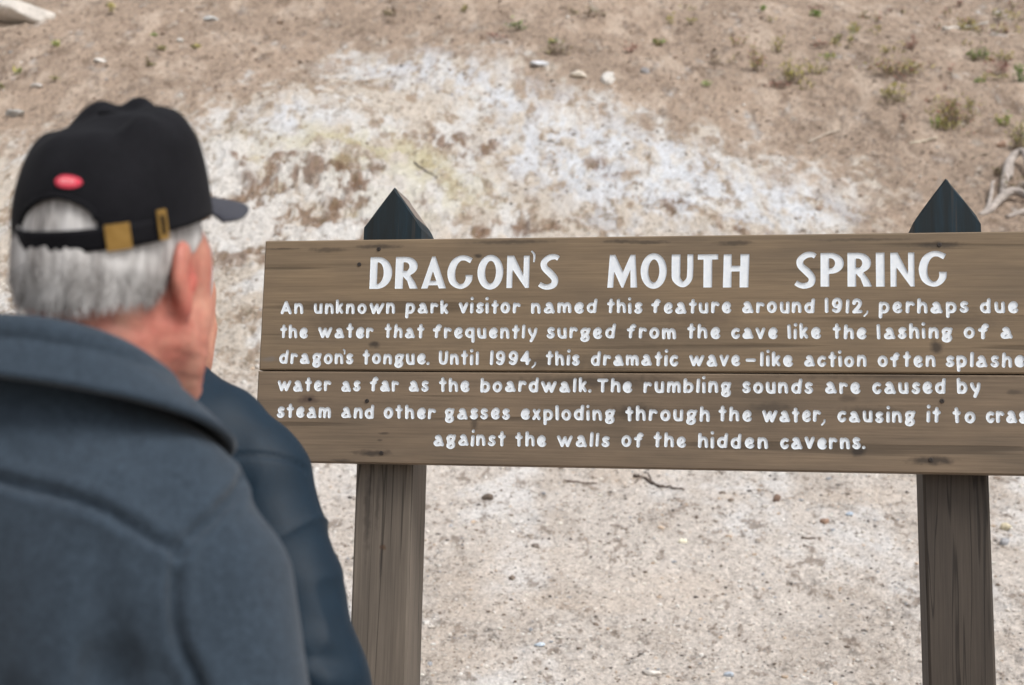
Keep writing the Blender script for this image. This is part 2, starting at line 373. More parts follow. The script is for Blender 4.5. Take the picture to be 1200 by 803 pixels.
# title glyphs: outlines in a unit box (w x 1), first contour solid, later ones holes
def ribbon(c, w):
    c = np.array(c, float); t = np.gradient(c, axis=0); t /= np.linalg.norm(t, axis=1)[:, None]; n = np.stack([-t[:, 1], t[:, 0]], 1)
    w = np.asarray(w)[:, None] if np.ndim(w) else w
    return [tuple(p) for p in (c + n * w / 2)] + [tuple(p) for p in (c - n * w / 2)[::-1]]
def wid(n, *ks):
    return np.interp(np.linspace(0, 1, n), np.linspace(0, 1, len(ks)), ks)
def title_glyphs():
    T = {}
    T['D'] = ([[(0, 0), (0, 1), (.20, 1)] + arc(.22, .5, .43, .5, 88, -88, 22) + [(.2, 0)], [(.215, .16), (.26, .15)] + arc(.24, .5, .16, .33, -80, 80, 14) + [(.215, .84)]], .65)
    T['R'] = ([[(0, 0), (0, 1), (.28, 1)] + arc(.28, .70, .34, .30, 88, -60, 16) + [(.42, .42), (.56, .20), (.64, 0), (.42, 0), (.34, .24), (.225, .38), (.225, 0)], [(.225, .56), (.29, .56)] + arc(.27, .69, .12, .14, -80, 80, 10) + [(.225, .83)]], .64)
    T['A'] = ([[(0, 0), (.30, 1), (.40, 1), (.74, 0), (.53, 0), (.49, .10), (.22, .10), (.19, 0)], [(.265, .24), (.335, .54), (.445, .24)]], .74)
    gc = spl([(.72, .86), (.54, .945), (.36, .93), (.20, .78), (.125, .5), (.18, .22), (.36, .07), (.54, .10), (.655, .26), (.665, .42)], 6)
    T['G'] = ([ribbon(gc, wid(len(gc), .17, .16, .17, .22, .24, .21, .15, .15, .2, .21))], .78)
    T['O'] = ([arc(.37, .5, .37, .54, 0, 360, 40)[:-1], arc(.375, .5, .155, .35, 0, 360, 30)[:-1]], .75)
    T['N'] = ([[(0, 0), (.0, 1), (.20, 1), (.48, .40), (.48, 1), (.65, 1), (.65, 0), (.54, 0), (.17, .56), (.165, 0)]], .65)
    sc = spl([(.60, .90), (.50, .955), (.32, .93), (.17, .79), (.19, .62), (.36, .45), (.50, .27), (.47, .10), (.30, .03), (.16, .05), (.04, .12)], 6)
    T['S'] = ([ribbon(sc, wid(len(sc), .15, .16, .18, .19, .20, .22, .20, .19, .17, .16, .15))], .64)
    T['M'] = ([[(0, 0), (.06, 1), (.22, 1), (.45, .48), (.66, 1), (.80, 1), (.86, 0), (.67, 0), (.66, .54), (.46, 0), (.41, 0), (.20, .48), (.17, 0)]], .86)
    uc = spl([(.13, 1.0), (.13, .5), (.15, .25), (.33, .09), (.50, .24), (.535, .5), (.535, 1.0)], 7)
    T['U'] = ([ribbon(uc, wid(len(uc), .25, .25, .24, .17, .17, .17, .17))], .63)
    T['T'] = ([[(0, 1), (.58, 1), (.58, .84), (.41, .84), (.41, 0), (.165, 0), (.165, .84), (0, .84)]], .58)
    T['H'] = ([[(0, 0), (.02, 1), (.25, 1), (.25, .65), (.50, .65), (.50, 1), (.76, 1), (.73, 0), (.48, 0), (.48, .48), (.25, .48), (.245, 0)]], .76)
    T['P'] = ([[(0, 0), (0, 1), (.28, 1)] + arc(.28, .69, .38, .31, 88, -88, 18) + [(.245, .38), (.245, 0)], [(.245, .54), (.29, .54)] + arc(.27, .69, .14, .15, -80, 80, 10) + [(.245, .84)]], .66)
    T['I'] = ([[(0, 0), (0, 1), (.24, 1), (.24, 0)]], .24)
    ac = spl([(.0, 1.0), (.10, .80), (.09, .5)], 6)
    T["'"] = ([ribbon(spl([(.04, 1.15), (.14, 1.02), (.13, .80)], 6), wid(13, .05, .07, .05))], .2)
    return T
TITLE = [[('D', 432.9, 459, 338.6), ('R', 462.7, 489.4, 338.4), ('A', 493.5, 522.7, 338.2), ('G', 523.5, 553.8, 338.2), ('O', 559, 589.8, 338), ('N', 593.5, 620, 337.6), ("'", 620.4, 628.3, 337.8), ('S', 630.4, 655.4, 337.5)],
         [('M', 711.7, 746.7, 337.2), ('O', 750.5, 781.7, 337), ('U', 786.7, 812.7, 337), ('T', 817.5, 841.5, 337), ('H', 847.2, 878.3, 337)],
         [('S', 930.8, 957.3, 336.2), ('P', 961.7, 989.2, 336), ('R', 993.3, 1022, 336), ('I', 1026.7, 1037, 336), ('N', 1043.7, 1072, 336), ('G', 1076.7, 1110.3, 335.6)]]

def marching(f, x0, y0, h):
    """closed outlines of f<0 on a grid (f positive on the border)"""
    ny, nx = f.shape; s = f < 0
    segs = {}
    def pe(i, j, horiz):
        if horiz: a, b = f[j, i], f[j, i + 1]; t = a / (a - b); return (x0 + (i + t) * h, y0 + j * h)
        a, b = f[j, i], f[j + 1, i]; t = a / (a - b); return (x0 + i * h, y0 + (j + t) * h)
    code = s[:-1, :-1] * 1 + s[:-1, 1:] * 2 + s[1:, 1:] * 4 + s[1:, :-1] * 8
    E = {1: [('L', 'B')], 2: [('B', 'R')], 3: [('L', 'R')], 4: [('R', 'T')], 5: [('L', 'B'), ('R', 'T')], 6: [('B', 'T')], 7: [('L', 'T')], 8: [('T', 'L')], 9: [('T', 'B')], 10: [('B', 'R'), ('T', 'L')], 11: [('T', 'R')], 12: [('R', 'L')], 13: [('R', 'B')], 14: [('B', 'L')]}
    for j, i in zip(*np.nonzero((code > 0) & (code < 15))):
        K = {'L': (i, j, 0), 'R': (i + 1, j, 0), 'B': (i, j, 1), 'T': (i, j + 1, 1)}
        for a, b in E[int(code[j, i])]: segs[K[a]] = K[b]
    loops = []
    while segs:
        k0 = next(iter(segs)); k = k0; lp = []
        while k in segs:
            lp.append(pe(k[0], k[1], k[2] == 1)); k = segs.pop(k)
        if len(lp) > 5: loops.append(lp)
    return loops

def stroke_loops(strokes, hw):
    """strokes: list of (points Nx2, half width); union outline in metres"""
    al = np.concatenate([np.array(s) for s, _ in strokes]); mg = hw * 2.2
    h = hw / 3.0
    x0, y0 = al.min(0) - mg; x1, y1 = al.max(0) + mg
    xs = np.arange(x0, x1, h); ys = np.arange(y0, y1, h); X, Y = np.meshgrid(xs, ys)
    f = np.full(X.shape, 1e9)
    for s, w in strokes:
        s = np.array(s)
        for a, b in zip(s[:-1], s[1:]):
            e = b - a; t = np.clip(((X - a[0]) * e[0] + (Y - a[1]) * e[1]) / (e @ e + 1e-15), 0, 1)
            f = np.minimum(f, np.hypot(X - a[0] - e[0] * t, Y - a[1] - e[1] * t) - w)
    return marching(f + 1e-9, x0, y0, h)

# ------------------------------------------------------------------ the sign
YAW = rad(10.63)
SU = np.array([math.cos(YAW), -math.sin(YAW), 0]); SN = np.array([math.sin(YAW), math.cos(YAW), 0])   # along the board; into the board
SO = np.array([-.5577, 3.0, .6155 + CAM[2]])         # top left front corner
def on_board(px, py, depth=0.0):
    d = ray(px, py); O = SO + SN * depth
    t = ((O - CAM) @ SN) / (d @ SN); p = CAM + d * t
    return np.array([(p - SO) @ SU, p[2] - SO[2]])
BH, SEAM = .4919, .2915
BL = on_board(1287, 400)[0]
BT = .042
sign = thing('park_sign', 'brown wooden plank sign with white routed lettering on two square posts', 'sign', (SO[0], SO[1], 0), 0)
sign.rotation_euler = (0, 0, -YAW)
ZS = SO[2]        # board top height; local coords: x along, y into board, z up (from world 0)

def wood(name, axis, lo, hi, dark, knots=(), gap_dark=None, seed=0):
    t = NT(name)
    sc = (1.6, 30, 42) if axis == 'x' else (38, 38, 1.4)
    v = t.coords(sc, (seed, seed * 2.3, seed * 1.7)); v0 = t.coords((1, 1, 1), (seed * 3.1, 0, seed))
    g = t.noise(v, 1.0, 6, .62, .35); big = t.noise(t.coords((3, 9, 9) if axis == 'x' else (9, 9, 2.2), (seed + 5, 1, 2)), 1.0, 4, .6)
    c = t.mix(g, lo, hi)
    c = t.mix(t.ramp(big, [(.35, .0), (.7, .55)]), c, dark)
    fine = t.noise(t.coords((6, 200, 230) if axis == 'x' else (230, 230, 6)), 1.0, 3, .6)
    c = t.mix(1.0, c, t.ramp(fine, [(.25, .80), (.75, 1.16)]), 'MULTIPLY')
    # thin dark weather checks along the grain
    chk = t.noise(t.coords((1.1, 22, 34) if axis == 'x' else (30, 30, .9), (seed * 7, 3, 1)), 1.0, 2, .5, .2)
    cr = t.ramp(chk, [(.62, 0.0), (.68, 1.0)]) if axis == 'x' else t.ramp(chk, [(.485, 0), (.497, 1), (.503, 1), (.515, 0)])
    c = t.mix(t.math('MULTIPLY', cr, .50 if axis == 'x' else .75), c, tuple(x * .35 for x in lo))
    tc = t.n('TexCoord'); hacc = None
    for (kx, kz, rx, rz, col, st) in knots:
        mp = t.n('Mapping'); mp.vector_type = 'POINT'
        mp.inputs['Location'].default_value = (-kx / rx, 0, -kz / rz); mp.inputs['Scale'].default_value = (1 / rx, 0.0, 1 / rz)
        t.l(tc.outputs['Object'], mp.inputs[0])
        wv = t.n('VectorMath', _operation='ADD'); t.l(mp.outputs[0], wv.inputs[0])
        nz = t.n('TexNoise'); nz.inputs['Scale'].default_value = 60; t.l(tc.outputs['Object'], nz.inputs['Vector'])
        sb = t.n('VectorMath', _operation='SUBTRACT'); t.l(nz.outputs['Color'], sb.inputs[0]); sb.inputs[1].default_value = (.5, .5, .5)
        t.l(sb.outputs[0], wv.inputs[1])
        ln = t.n('VectorMath', _operation='LENGTH'); t.l(wv.outputs[0], ln.inputs[0])
        f = t.ramp(ln.outputs['Value'], [(.35, st), (1.0, 0.0)])
        c = t.mix(f, c, col)
    h = t.math('ADD', t.math('MULTIPLY', fine, .5), t.math('SUBTRACT', g, t.math('MULTIPLY', cr, .8)))
    m = t.out(c, t.ramp(g, [(.3, .62), (.7, .80)]), t.bump(h, .35, .0016), **{'Specular__IOR__Level': .3})
    return m

DK = (.022, .018, .016)
def kb(px, py, wx, wy, col=DK, st=.75):
    u, v = on_board(px, py); return (u, v + ZS, wx * .0018, wy * .0018, col, st)
KN_U = [kb(439, 404, 9, 5), kb(1097, 407, 9, 10), kb(385, 293, 30, 4, st=.55), kb(445, 289, 34, 4, st=.6), kb(1100, 287, 34, 5, st=.6), kb(560, 300, 6, 4), kb(727, 283, 26, 3, st=.6), kb(762, 284, 30, 3, st=.6), kb(860, 285, 26, 4, st=.6), kb(316, 421, 16, 4, (.16, .14, .12), .7), kb(600, 284, 60, 3, st=.5), kb(1010, 281, 60, 2.5, st=.4), kb(330, 292, 30, 2, st=.5),
        kb(395, 378, 40, 22, (.06, .045, .035), .3), kb(820, 372, 60, 16, (.06, .045, .035), .3), kb(1120, 372, 70, 14, (.06, .045, .035), .3), kb(650, 425, 70, 12, (.05, .04, .033), .4), kb(760, 390, 90, 10, (.06, .045, .035), .25)]
KN_L = [kb(361, 468, 16, 7, (.075, .05, .04), .8), kb(363, 468, 3.5, 3, (.01, .008, .007), 1), kb(1005, 529, 11, 8), kb(1091, 540, 32, 6), kb(437, 531, 28, 5), kb(745, 483, 32, 11, st=.6), kb(700, 447, 120, 9, st=.5), kb(556, 497, 6, 9, st=.55), kb(1020, 485, 46, 10, st=.45), kb(905, 478, 30, 8, st=.35), kb(400, 540, 18, 2.5, st=.5), kb(1040, 441, 160, 5, st=.4), kb(450, 508, 8, 2, st=.6), kb(445, 516, 5, 2, st=.5), kb(1190, 460, 12, 4, st=.5), kb(994, 467, 14, 5, st=.4), kb(850, 520, 60, 10, st=.25)]
wood_up = wood('weathered_plank_wood', 'x', srgb(104, 88, 69), srgb(147, 127, 102), srgb(92, 82, 71), KN_U, seed=1.0)
wood_lo = wood('weathered_plank_wood', 'x', srgb(97, 83, 68), srgb(140, 121, 100), srgb(78, 71, 63), KN_L, seed=4.0)
tp = NT('white_sign_paint'); _v = tp.coords(); _n = tp.noise(_v, 90, 4)
_n2 = tp.noise(tp.coords((1, 1, 1), (3, 2, 1)), 28, 5, .7)
paint = tp.out(tp.mix(tp.ramp(_n2, [(.62, 0), (.78, .45)]), tp.ramp(_n, [(.3, srgb(218, 224, 230)), (.7, srgb(229, 233, 236))]), srgb(178, 172, 166)), .45, tp.bump(_n, .08, .0008))

def line_words():
    rows = [[], [], []]
    TG = title_glyphs(); titles = []
    for word in TITLE:
        loops = []
        for ch, xa, xb, yb in word:
            outs, w = TG[ch]
            a = on_board(xa, yb); b = on_board(xb, yb); sx = (b[0] - a[0]) / w
            if ch == "'": sx = .066
            capv = 39.8 * .00178 if xa < 700 else 41.2 * .00172
            sgn = [(1 if i == 0 else -1) for i in range(len(outs))]
            for o in outs:
                loops.append([(a[0] + x * sx, a[1] + y * capv) for x, y in o])
        titles.append(loops)
    body = []
    for base, words in LINES:
        bx = [p[0] for p in base]; by = [p[1] for p in base]
        row = []
        for text, xa, xb in words:
            loops = []; U = .0172
            yb = np.interp((xa + xb) / 2, bx, by) - 1.8
            p0 = on_board(xa, np.interp(xa, bx, by) - 1.8); p1 = on_board(xb, np.interp(xb, bx, by) - 1.8)
            gap = .70; xpos = 0; place = []
            for i, ch in enumerate(text):
                w, st = G[ch]
                pre = 0 if i == 0 else gap
                if ch == ',': pre = .30
                if ch == "'": pre = .25
                if i and text[i - 1] == "'": pre = .30
                if ch == '.': pre = .55
                xpos += pre; place.append((ch, xpos)); xpos += w
            total = max(xpos, 1e-6)
            avail = (p1[0] - p0[0]) - 2 * HW * U
            s = avail / total
            gsx = s if text == '-' else min(max(s, U * .86), U * 1.14)
            for ch, xp in place:
                w, st = G[ch]
                jx, jy = random.uniform(-.03, .03), random.uniform(-.045, .045); sc = random.uniform(.95, 1.05); sh = random.uniform(-.05, .05)
                strokes = []
                xl = p0[0] + HW * U + s * xp; fr = xp / total
                yl = p0[1] + (p1[1] - p0[1]) * fr
                for k in st:
                    pts, wf = k if isinstance(k, tuple) else (k, 1.0)
                    wj = HW * U * random.uniform(.93, 1.06)
                    q = [(xl + gsx * (x * 1.0 + jx + sh * y) + random.uniform(-1, 1) * .0001, yl + U * (y * sc + jy)) for x, y in pts]
                    strokes.append((q, wj * wf))
                loops += stroke_loops(strokes, HW * U * .5 if ch in ",'" else HW * U)
            row.append(loops)
        body += [row]
    return titles, body
titles, body = line_words()

def even_odd(px, py, loops):
    ins = np.zeros(len(px), bool)
    for lp in loops:
        L = np.array(lp); A, B = L, np.roll(L, -1, 0)
        m = (px > L[:, 0].min()) & (px < L[:, 0].max()) & (py > L[:, 1].min()) & (py < L[:, 1].max())
        if not m.any(): continue
        x = px[m][:, None]; y = py[m][:, None]
        c = ((A[:, 1] <= y) != (B[:, 1] <= y)) & (x < (B[:, 0] - A[:, 0]) * (y - A[:, 1]) / (B[:, 1] - A[:, 1] + 1e-18) + A[:, 0])
        ins[m] ^= (c.sum(1) % 2).astype(bool)
    return ins

def plank(v_top, v_bot, groups, mat, u0, u1, names):
    """plank with routed recesses; groups: list of loop lists, one per run of lettering"""
    ch = .003
    R = [(u0 + ch, v_bot + ch), (u1 - ch, v_bot + ch), (u1 - ch, v_top - ch), (u0 + ch, v_top - ch)]
    pts = [Vector(p) for p in R]; edges = [(0, 1), (1, 2), (2, 3), (3, 0)]
    for loops in groups:
        for lp in loops:
            n0 = len(pts); pts += [Vector(p) for p in lp]; n = len(lp)
            edges += [(n0 + i, n0 + (i + 1) % n) for i in range(n)]
    res = delaunay_2d_cdt(pts, edges, [], 1, 1e-7)
    V2 = np.array([(v.x, v.y) for v in res[0]]); T = np.array([f for f in res[2]])
    cen = V2[T].mean(1)
    owner = np.full(len(T), -1)
    for gi, loops in enumerate(groups): owner[even_odd(cen[:, 0], cen[:, 1], loops)] = gi
    to3 = lambda P, d: np.stack([P[:, 0], np.full(len(P), d), P[:, 1] + ZS], 1)
    # orientation: front faces -y  (x right, z up seen from -y)
    a = V2[T]; cr = (a[:, 1, 0] - a[:, 0, 0]) * (a[:, 2, 1] - a[:, 0, 1]) - (a[:, 1, 1] - a[:, 0, 1]) * (a[:, 2, 0] - a[:, 0, 0])
    T = np.where((cr > 0)[:, None], T, T[:, ::-1])
    face = T[owner < 0]
    verts = list(map(tuple, to3(V2, 0.0))); faces = [tuple(f) for f in face]
    corners = [int(np.argmin(np.hypot(V2[:, 0] - p[0], V2[:, 1] - p[1]))) for p in R]
    n0 = len(verts)
    for (x, z) in [(u0, v_bot), (u1, v_bot), (u1, v_top), (u0, v_top)]: verts.append((x, ch, z + ZS))
    for (x, z) in [(u0, v_bot), (u1, v_bot), (u1, v_top), (u0, v_top)]: verts.append((x, BT, z + ZS))
    for i in range(4):
        j = (i + 1) % 4
        faces.append((corners[j], corners[i], n0 + i, n0 + j)); faces.append((n0 + j, n0 + i, n0 + 4 + i, n0 + 4 + j))
    faces.append((n0 + 4, n0 + 7, n0 + 6, n0 + 5)[::-1])
    o = new_obj('plank', verts, faces, [mat], sign)
    bm = bmesh.new(); bm.from_mesh(o.data)
    for v in [v for v in bm.verts if not v.link_faces]: bm.verts.remove(v)
    bmesh.ops.recalc_face_normals(bm, faces=bm.faces); bm.to_mesh(o.data); bm.free()
    for gi, nm in enumerate(names):
        tf = T[owner == gi]
        if not len(tf): continue
        depth = .0020
        used = np.unique(tf); mp = -np.ones(len(V2), int); mp[used] = np.arange(len(used))
        nb = len(used)
        vb = np.concatenate([to3(V2[used], depth), to3(V2[used], 0.0004)])
        fs = [tuple(f) for f in mp[tf]]
        cnt = {}
        for f in tf:
            for i in range(3):
                e = (int(f[i]), int(f[(i + 1) % 3])); cnt[e] = 1
        for (p, q) in cnt:
            if (q, p) not in cnt: fs.append((mp[q], mp[p], mp[p] + nb, mp[q] + nb))
        new_obj(nm, vb, fs, [paint], o)
    return o
up = body[0] + body[1] + body[2]; low = body[3] + body[4] + body[5]
plank(0.0, -SEAM + .0012, titles + up, wood_up, 0.0, BL, ['title_word'] * 3 + ['text_word'] * len(up))
plank(-SEAM - .0014, -BH, low, wood_lo, -.0015, BL + .002, ['text_word'] * len(low))

# posts
wood_post = wood('weathered_post_wood', 'z', srgb(84, 76, 68), srgb(122, 112, 101), srgb(66, 62, 57), [kb(442, 642, 5, 4, (.09, .05, .03), .9), kb(440, 655, 3, 30, st=.5), kb(436, 590, 3, 40, st=.5), kb(424, 600, 6, 60, st=.55)], seed=9.0)
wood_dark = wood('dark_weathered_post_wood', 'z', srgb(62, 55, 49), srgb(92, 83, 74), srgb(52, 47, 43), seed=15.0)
wood_cut = wood('weathered_end_grain', 'z', srgb(120, 108, 100), srgb(150, 138, 128), srgb(90, 84, 80), seed=12.0)
tb = NT('dark_teal_paint'); _v = tb.coords((40, 40, 3)); _n = tb.noise(_v, 1.0, 5, .65); _n2 = tb.noise(tb.coords((60, 60, 2), (4, 1, 0)), 1, 3)
teal = tb.out(tb.mix(tb.ramp(_n2, [(.60, 0), (.74, .75)]), tb.ramp(_n, [(.3, srgb(3, 11, 13)), (.5, srgb(5, 24, 31)), (.72, srgb(10, 42, 56))]), srgb(58, 50, 40)), .8, tb.bump(_n, .4, .002))
W = .128
def post(px_left, py_ref, apex_px, lean, wmat):
    u0 = on_board(px_left, py_ref, BT + .001)[0]
    uc = u0 + W / 2
    zt = on_board(*apex_px, BT + W * .1)[1] + ZS
    rise = .088
    yb0 = BT + .001
    base = SO + SU * uc + SN * (yb0 + W / 2)
    zg = hgt(base[0], base[1]) - .35
    ch = .005; h = W / 2
    def ring(z, k=0.0):
        dx = lean * (z - ZS)
        return [(uc - h + ch + dx, yb0, z), (uc + h - ch + dx, yb0, z), (uc + h + dx, yb0 + ch, z), (uc + h + dx, yb0 + W - ch, z), (uc + h - ch + dx, yb0 + W, z), (uc - h + ch + dx, yb0 + W, z), (uc - h + dx, yb0 + W - ch, z), (uc - h + dx, yb0 + ch, z)]
    zs = [zg, ZS - BH - .5, ZS - BH, ZS - .15, ZS - .03]
    V = []; F = []
    for z in zs: V += ring(z)
    for k in range(len(zs) - 1):
        for i in range(8):
            j = (i + 1) % 8; F.append((k * 8 + i, k * 8 + j, k * 8 + 8 + j, k * 8 + 8 + i))
    F.append(tuple(range(8))[::-1]); F.append(tuple(range((len(zs) - 1) * 8, len(zs) * 8)))
    p = new_obj('post', V, F, [wmat], sign)
    # painted gabled head
    z0 = ZS - .03 + .0005; ze = zt - rise
    bm = bmesh.new(); rings = []
    g = .0008
    def P(x, y, z):
        return bm.verts.new((uc + x * (1 + .05) + lean * (z - ZS), yb0 + W / 2 + y * 1.012, z))
    N = 13; R0 = []; R1 = []
    # cross section in x: outline from left eave over the ridge to right eave, swept in y
    prof = [(-h, z0), (-h, ze - .004)]
    for i in range(1, 8): t = i / 8; prof.append((-h + h * t, ze - .004 + (rise + .004) * (t ** .96)))
    prof.append((.0, zt)); prof.append((.004, zt - .003))
    for i in range(1, 8): t = 1 - i / 8; prof.append((h - h * t, ze - .006 + (rise + .006) * (t ** .93)))
    prof += [(h, ze - .010), (h, z0)]
    ysec = [-h, -h + .005, -h * .45, 0, h * .5, h - .005, h]
    grid = []
    for yi, y in enumerate(ysec):
        row = []
        for i, (x, z) in enumerate(prof):
            xx, zz = x, z
            edge = yi in (0, len(ysec) - 1)
            if edge and 1 < i < len(prof) - 2: zz -= .004 + .006 * abs(vn(np.array(i * .9), np.array(y * 30 + lean * 99), seed=5))
            if edge and abs(x) > h * .98: xx *= .985
            row.append(P(xx, y, zz))
        grid.append(row)
    for a, b in zip(grid[:-1], grid[1:]):
        for i in range(len(prof) - 1):
            f = bm.faces.new((a[i], a[i + 1], b[i + 1], b[i]))
            inner = a is not grid[0] and b is not grid[-1]
            f.material_index = 1 if (2 < i < len(prof) - 4 and inner) else 0
    bm.faces.new(grid[0][::-1]); bm.faces.new(grid[-1])
    bmesh.ops.recalc_face_normals(bm, faces=bm.faces)
    me = bpy.data.meshes.new('post_head'); bm.to_mesh(me); bm.free(); me.materials.append(teal); me.materials.append(wood_cut)
    o = bpy.data.objects.new('post_head', me); COL.objects.link(o); o.parent = p
    return p
post(427.5, 276, (455, 221), -.004, wood_post)
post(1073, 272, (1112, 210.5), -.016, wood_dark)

# screws driven through the planks into the posts
tm = NT('rusted_screw_metal'); screw_m = tm.out(srgb(74, 68, 64), .45, None, Metallic=.8)
for px, py in ((444, 292), (421, 310), (1101, 287), (1091, 539), (447, 531), (1104, 470), (430, 470)):
    u, v = on_board(px, py)
    bm = bmesh.new()
    def circ(r, y, n=14): return [bm.verts.new((u + r * math.cos(2 * math.pi * i / n), y, v + ZS + r * math.sin(2 * math.pi * i / n))) for i in range(n)]
    A = circ(.0048, -.0002); B = circ(.0042, -.0016); Cc = circ(.0018, -.0018); D = circ(.0016, -.0004)
    for p, q in ((A, B), (B, Cc), (Cc, D)):
        for i in range(14): bm.faces.new((p[i], p[(i + 1) % 14], q[(i + 1) % 14], q[i]))
    bm.faces.new(D)
    bmesh.ops.recalc_face_normals(bm, faces=bm.faces)
    me = bpy.data.meshes.new('screw'); bm.to_mesh(me); bm.free(); me.materials.append(screw_m)
    o = bpy.data.objects.new('screw', me); COL.objects.link(o); o.parent = sign

# ------------------------------------------------------------------ volumes (people)
class Vol:
    def __init__(s, lo, hi, res):
        s.lo = np.array(lo, float); s.res = res; s.n = np.ceil((np.array(hi) - s.lo) / res).astype(int) + 1
        s.a = np.full(s.n, .2, dtype=np.float32)
    def block(s, lo, hi):
        i0 = np.clip(np.floor((np.array(lo) - s.lo) / s.res).astype(int), 0, s.n); i1 = np.clip(np.ceil((np.array(hi) - s.lo) / s.res).astype(int) + 1, 0, s.n)
        ax = [s.lo[k] + s.res * np.arange(i0[k], i1[k]) for k in range(3)]
        P = np.stack(np.meshgrid(*ax, indexing='ij'), -1).astype(np.float32)
        return tuple(slice(i0[k], i1[k]) for k in range(3)), P
    def apply(s, sl, d, k, op):
        a = s.a[sl]
        if op == 'add':
            h = np.maximum(k - np.abs(a - d), 0) / k if k > 0 else 0
            s.a[sl] = np.minimum(a, d) - h * h * k / 4
        else:
            d = -d; h = np.maximum(k - np.abs(a - d), 0) / k if k > 0 else 0
            s.a[sl] = np.maximum(a, d) + h * h * k / 4
    def ell(s, c, r, k=.02, R=None, op='add'):
        c = np.array(c, float); r = np.array(r, float); m = r.max() + k + .03
        sl, P = s.block(c - m, c + m)
        if P.size == 0: return
        q = (P - c)
        if R is not None: q = q @ np.array(R, dtype=np.float32)
        k0 = np.linalg.norm(q / r, axis=-1); k1 = np.linalg.norm(q / (r * r), axis=-1) + 1e-9
        s.apply(sl, k0 * (k0 - 1) / k1, k, op)
    def cone(s, a, b, ra, rb, k=.02, op='add', flat=None):
        a = np.array(a, float); b = np.array(b, float); m = max(ra, rb) + k + .03
        sl, P = s.block(np.minimum(a, b) - m, np.maximum(a, b) + m)
        if P.size == 0: return
        e = b - a; q = P - a
        t = np.clip((q @ e) / (e @ e), 0, 1)[..., None]
        w = q - t * e
        if flat is not None: w = w / np.array(flat, dtype=np.float32)
        s.apply(sl, np.linalg.norm(w, axis=-1) - (ra + t[..., 0] * (rb - ra)), k, op)
    def chain(s, pts, rs, k=.02, op='add', flat=None):
        for i in range(len(pts) - 1): s.cone(pts[i], pts[i + 1], rs[i], rs[i + 1], k, op, flat)
    def grid(s):
        ax = [s.lo[k] + s.res * np.arange(s.n[k]) for k in range(3)]
        return np.meshgrid(*ax, indexing='ij', sparse=True)
    def mesh(s):
        f = s.a; sg = f < 0
        n = np.array(f.shape)
        cnt = np.zeros(n - 1, dtype=np.uint8)
        for i in (0, 1):
            for j in (0, 1):
                for k in (0, 1): cnt += sg[i:n[0] - 1 + i, j:n[1] - 1 + j, k:n[2] - 1 + k]
        act = np.argwhere((cnt > 0) & (cnt < 8)); vid = -np.ones(n - 1, dtype=np.int64); vid[tuple(act.T)] = np.arange(len(act))
        acc = np.zeros((len(act), 3)); num = np.zeros(len(act))
        off = [np.array([i, j, k]) for i in (0, 1) for j in (0, 1) for k in (0, 1)]
        for p in range(8):
            for q in range(p + 1, 8):
                d = off[q] - off[p]
                if np.abs(d).sum() != 1: continue
                A = act + off[p]; B = act + off[q]; fa = f[tuple(A.T)]; fb = f[tuple(B.T)]
                m = (fa < 0) != (fb < 0)
                t = (fa / np.where(m, fa - fb, 1))[:, None]
                acc += np.where(m[:, None], off[p] + d * t, 0); num += m
        V = s.lo + s.res * (act + acc / num[:, None])
        Fs = []
        for ax in range(3):
            o1, o2 = [(1, 2), (2, 0), (0, 1)][ax]
            sl0 = [slice(None)] * 3; sl1 = [slice(None)] * 3; sl0[ax] = slice(0, -1); sl1[ax] = slice(1, None)
            A = sg[tuple(sl0)]; B = sg[tuple(sl1)]
            E = np.argwhere(A != B); flip = A[tuple(E.T)]
            ok = (E[:, o1] > 0) & (E[:, o2] > 0) & (E[:, o1] < n[o1] - 1) & (E[:, o2] < n[o2] - 1); E = E[ok]; flip = flip[ok]
            u = np.zeros(3, int); u[o1] = 1; w = np.zeros(3, int); w[o2] = 1
            c = [vid[tuple((E - u - w).T)], vid[tuple((E - w).T)], vid[tuple(E.T)], vid[tuple((E - u).T)]]
            Q = np.stack(c, 1); Q = np.where(flip[:, None], Q, Q[:, ::-1]); Fs.append(Q)
        F = np.concatenate(Fs); F = F[(F >= 0).all(1)]
        return V, F

def vnormals(V, F):
    n = np.zeros_like(V); a = V[F[:, 2]] - V[F[:, 0]]; b = V[F[:, 3]] - V[F[:, 1]]; c = np.cross(a, b)
    for i in range(4): np.add.at(n, F[:, i], c)
    return n / (np.linalg.norm(n, axis=1)[:, None] + 1e-12)

def rotx(a): c, s = math.cos(a), math.sin(a); return np.array([[1, 0, 0], [0, c, -s], [0, s, c]])
def rotz(a): c, s = math.cos(a), math.sin(a); return np.array([[c, -s, 0], [s, c, 0], [0, 0, 1]])
def roty(a): c, s = math.cos(a), math.sin(a); return np.array([[c, 0, s], [0, 1, 0], [-s, 0, c]])

def add_hand(v, wrist, side):
    x, y, z = wrist; s = side
    v.cone((x, y, z + .06), (x, y, z), .026, .024, .01, flat=(.85, 1.1, 1))
    v.ell((x - s * .004, y + .004, z - .045), (.015, .040, .050), .015)
    for i, (dy, L) in enumerate(((.030, .070), (.011, .080), (-.009, .074), (-.027, .058))):
        b = (x - s * .006, y + dy, z - .080); m = (x - s * .012, y + dy * 1.05 + .004, z - .080 - L * .5); e = (x - s * .030, y + dy * 1.02 + .002, z - .080 - L * .92)
        v.chain([b, m, e], [.0095, .0088, .0070], .004)
    v.chain([(x - s * .006, y + .030, z - .025), (x - s * .016, y + .058, z - .055), (x - s * .022, y + .062, z - .088)], [.013, .0105, .008], .008)

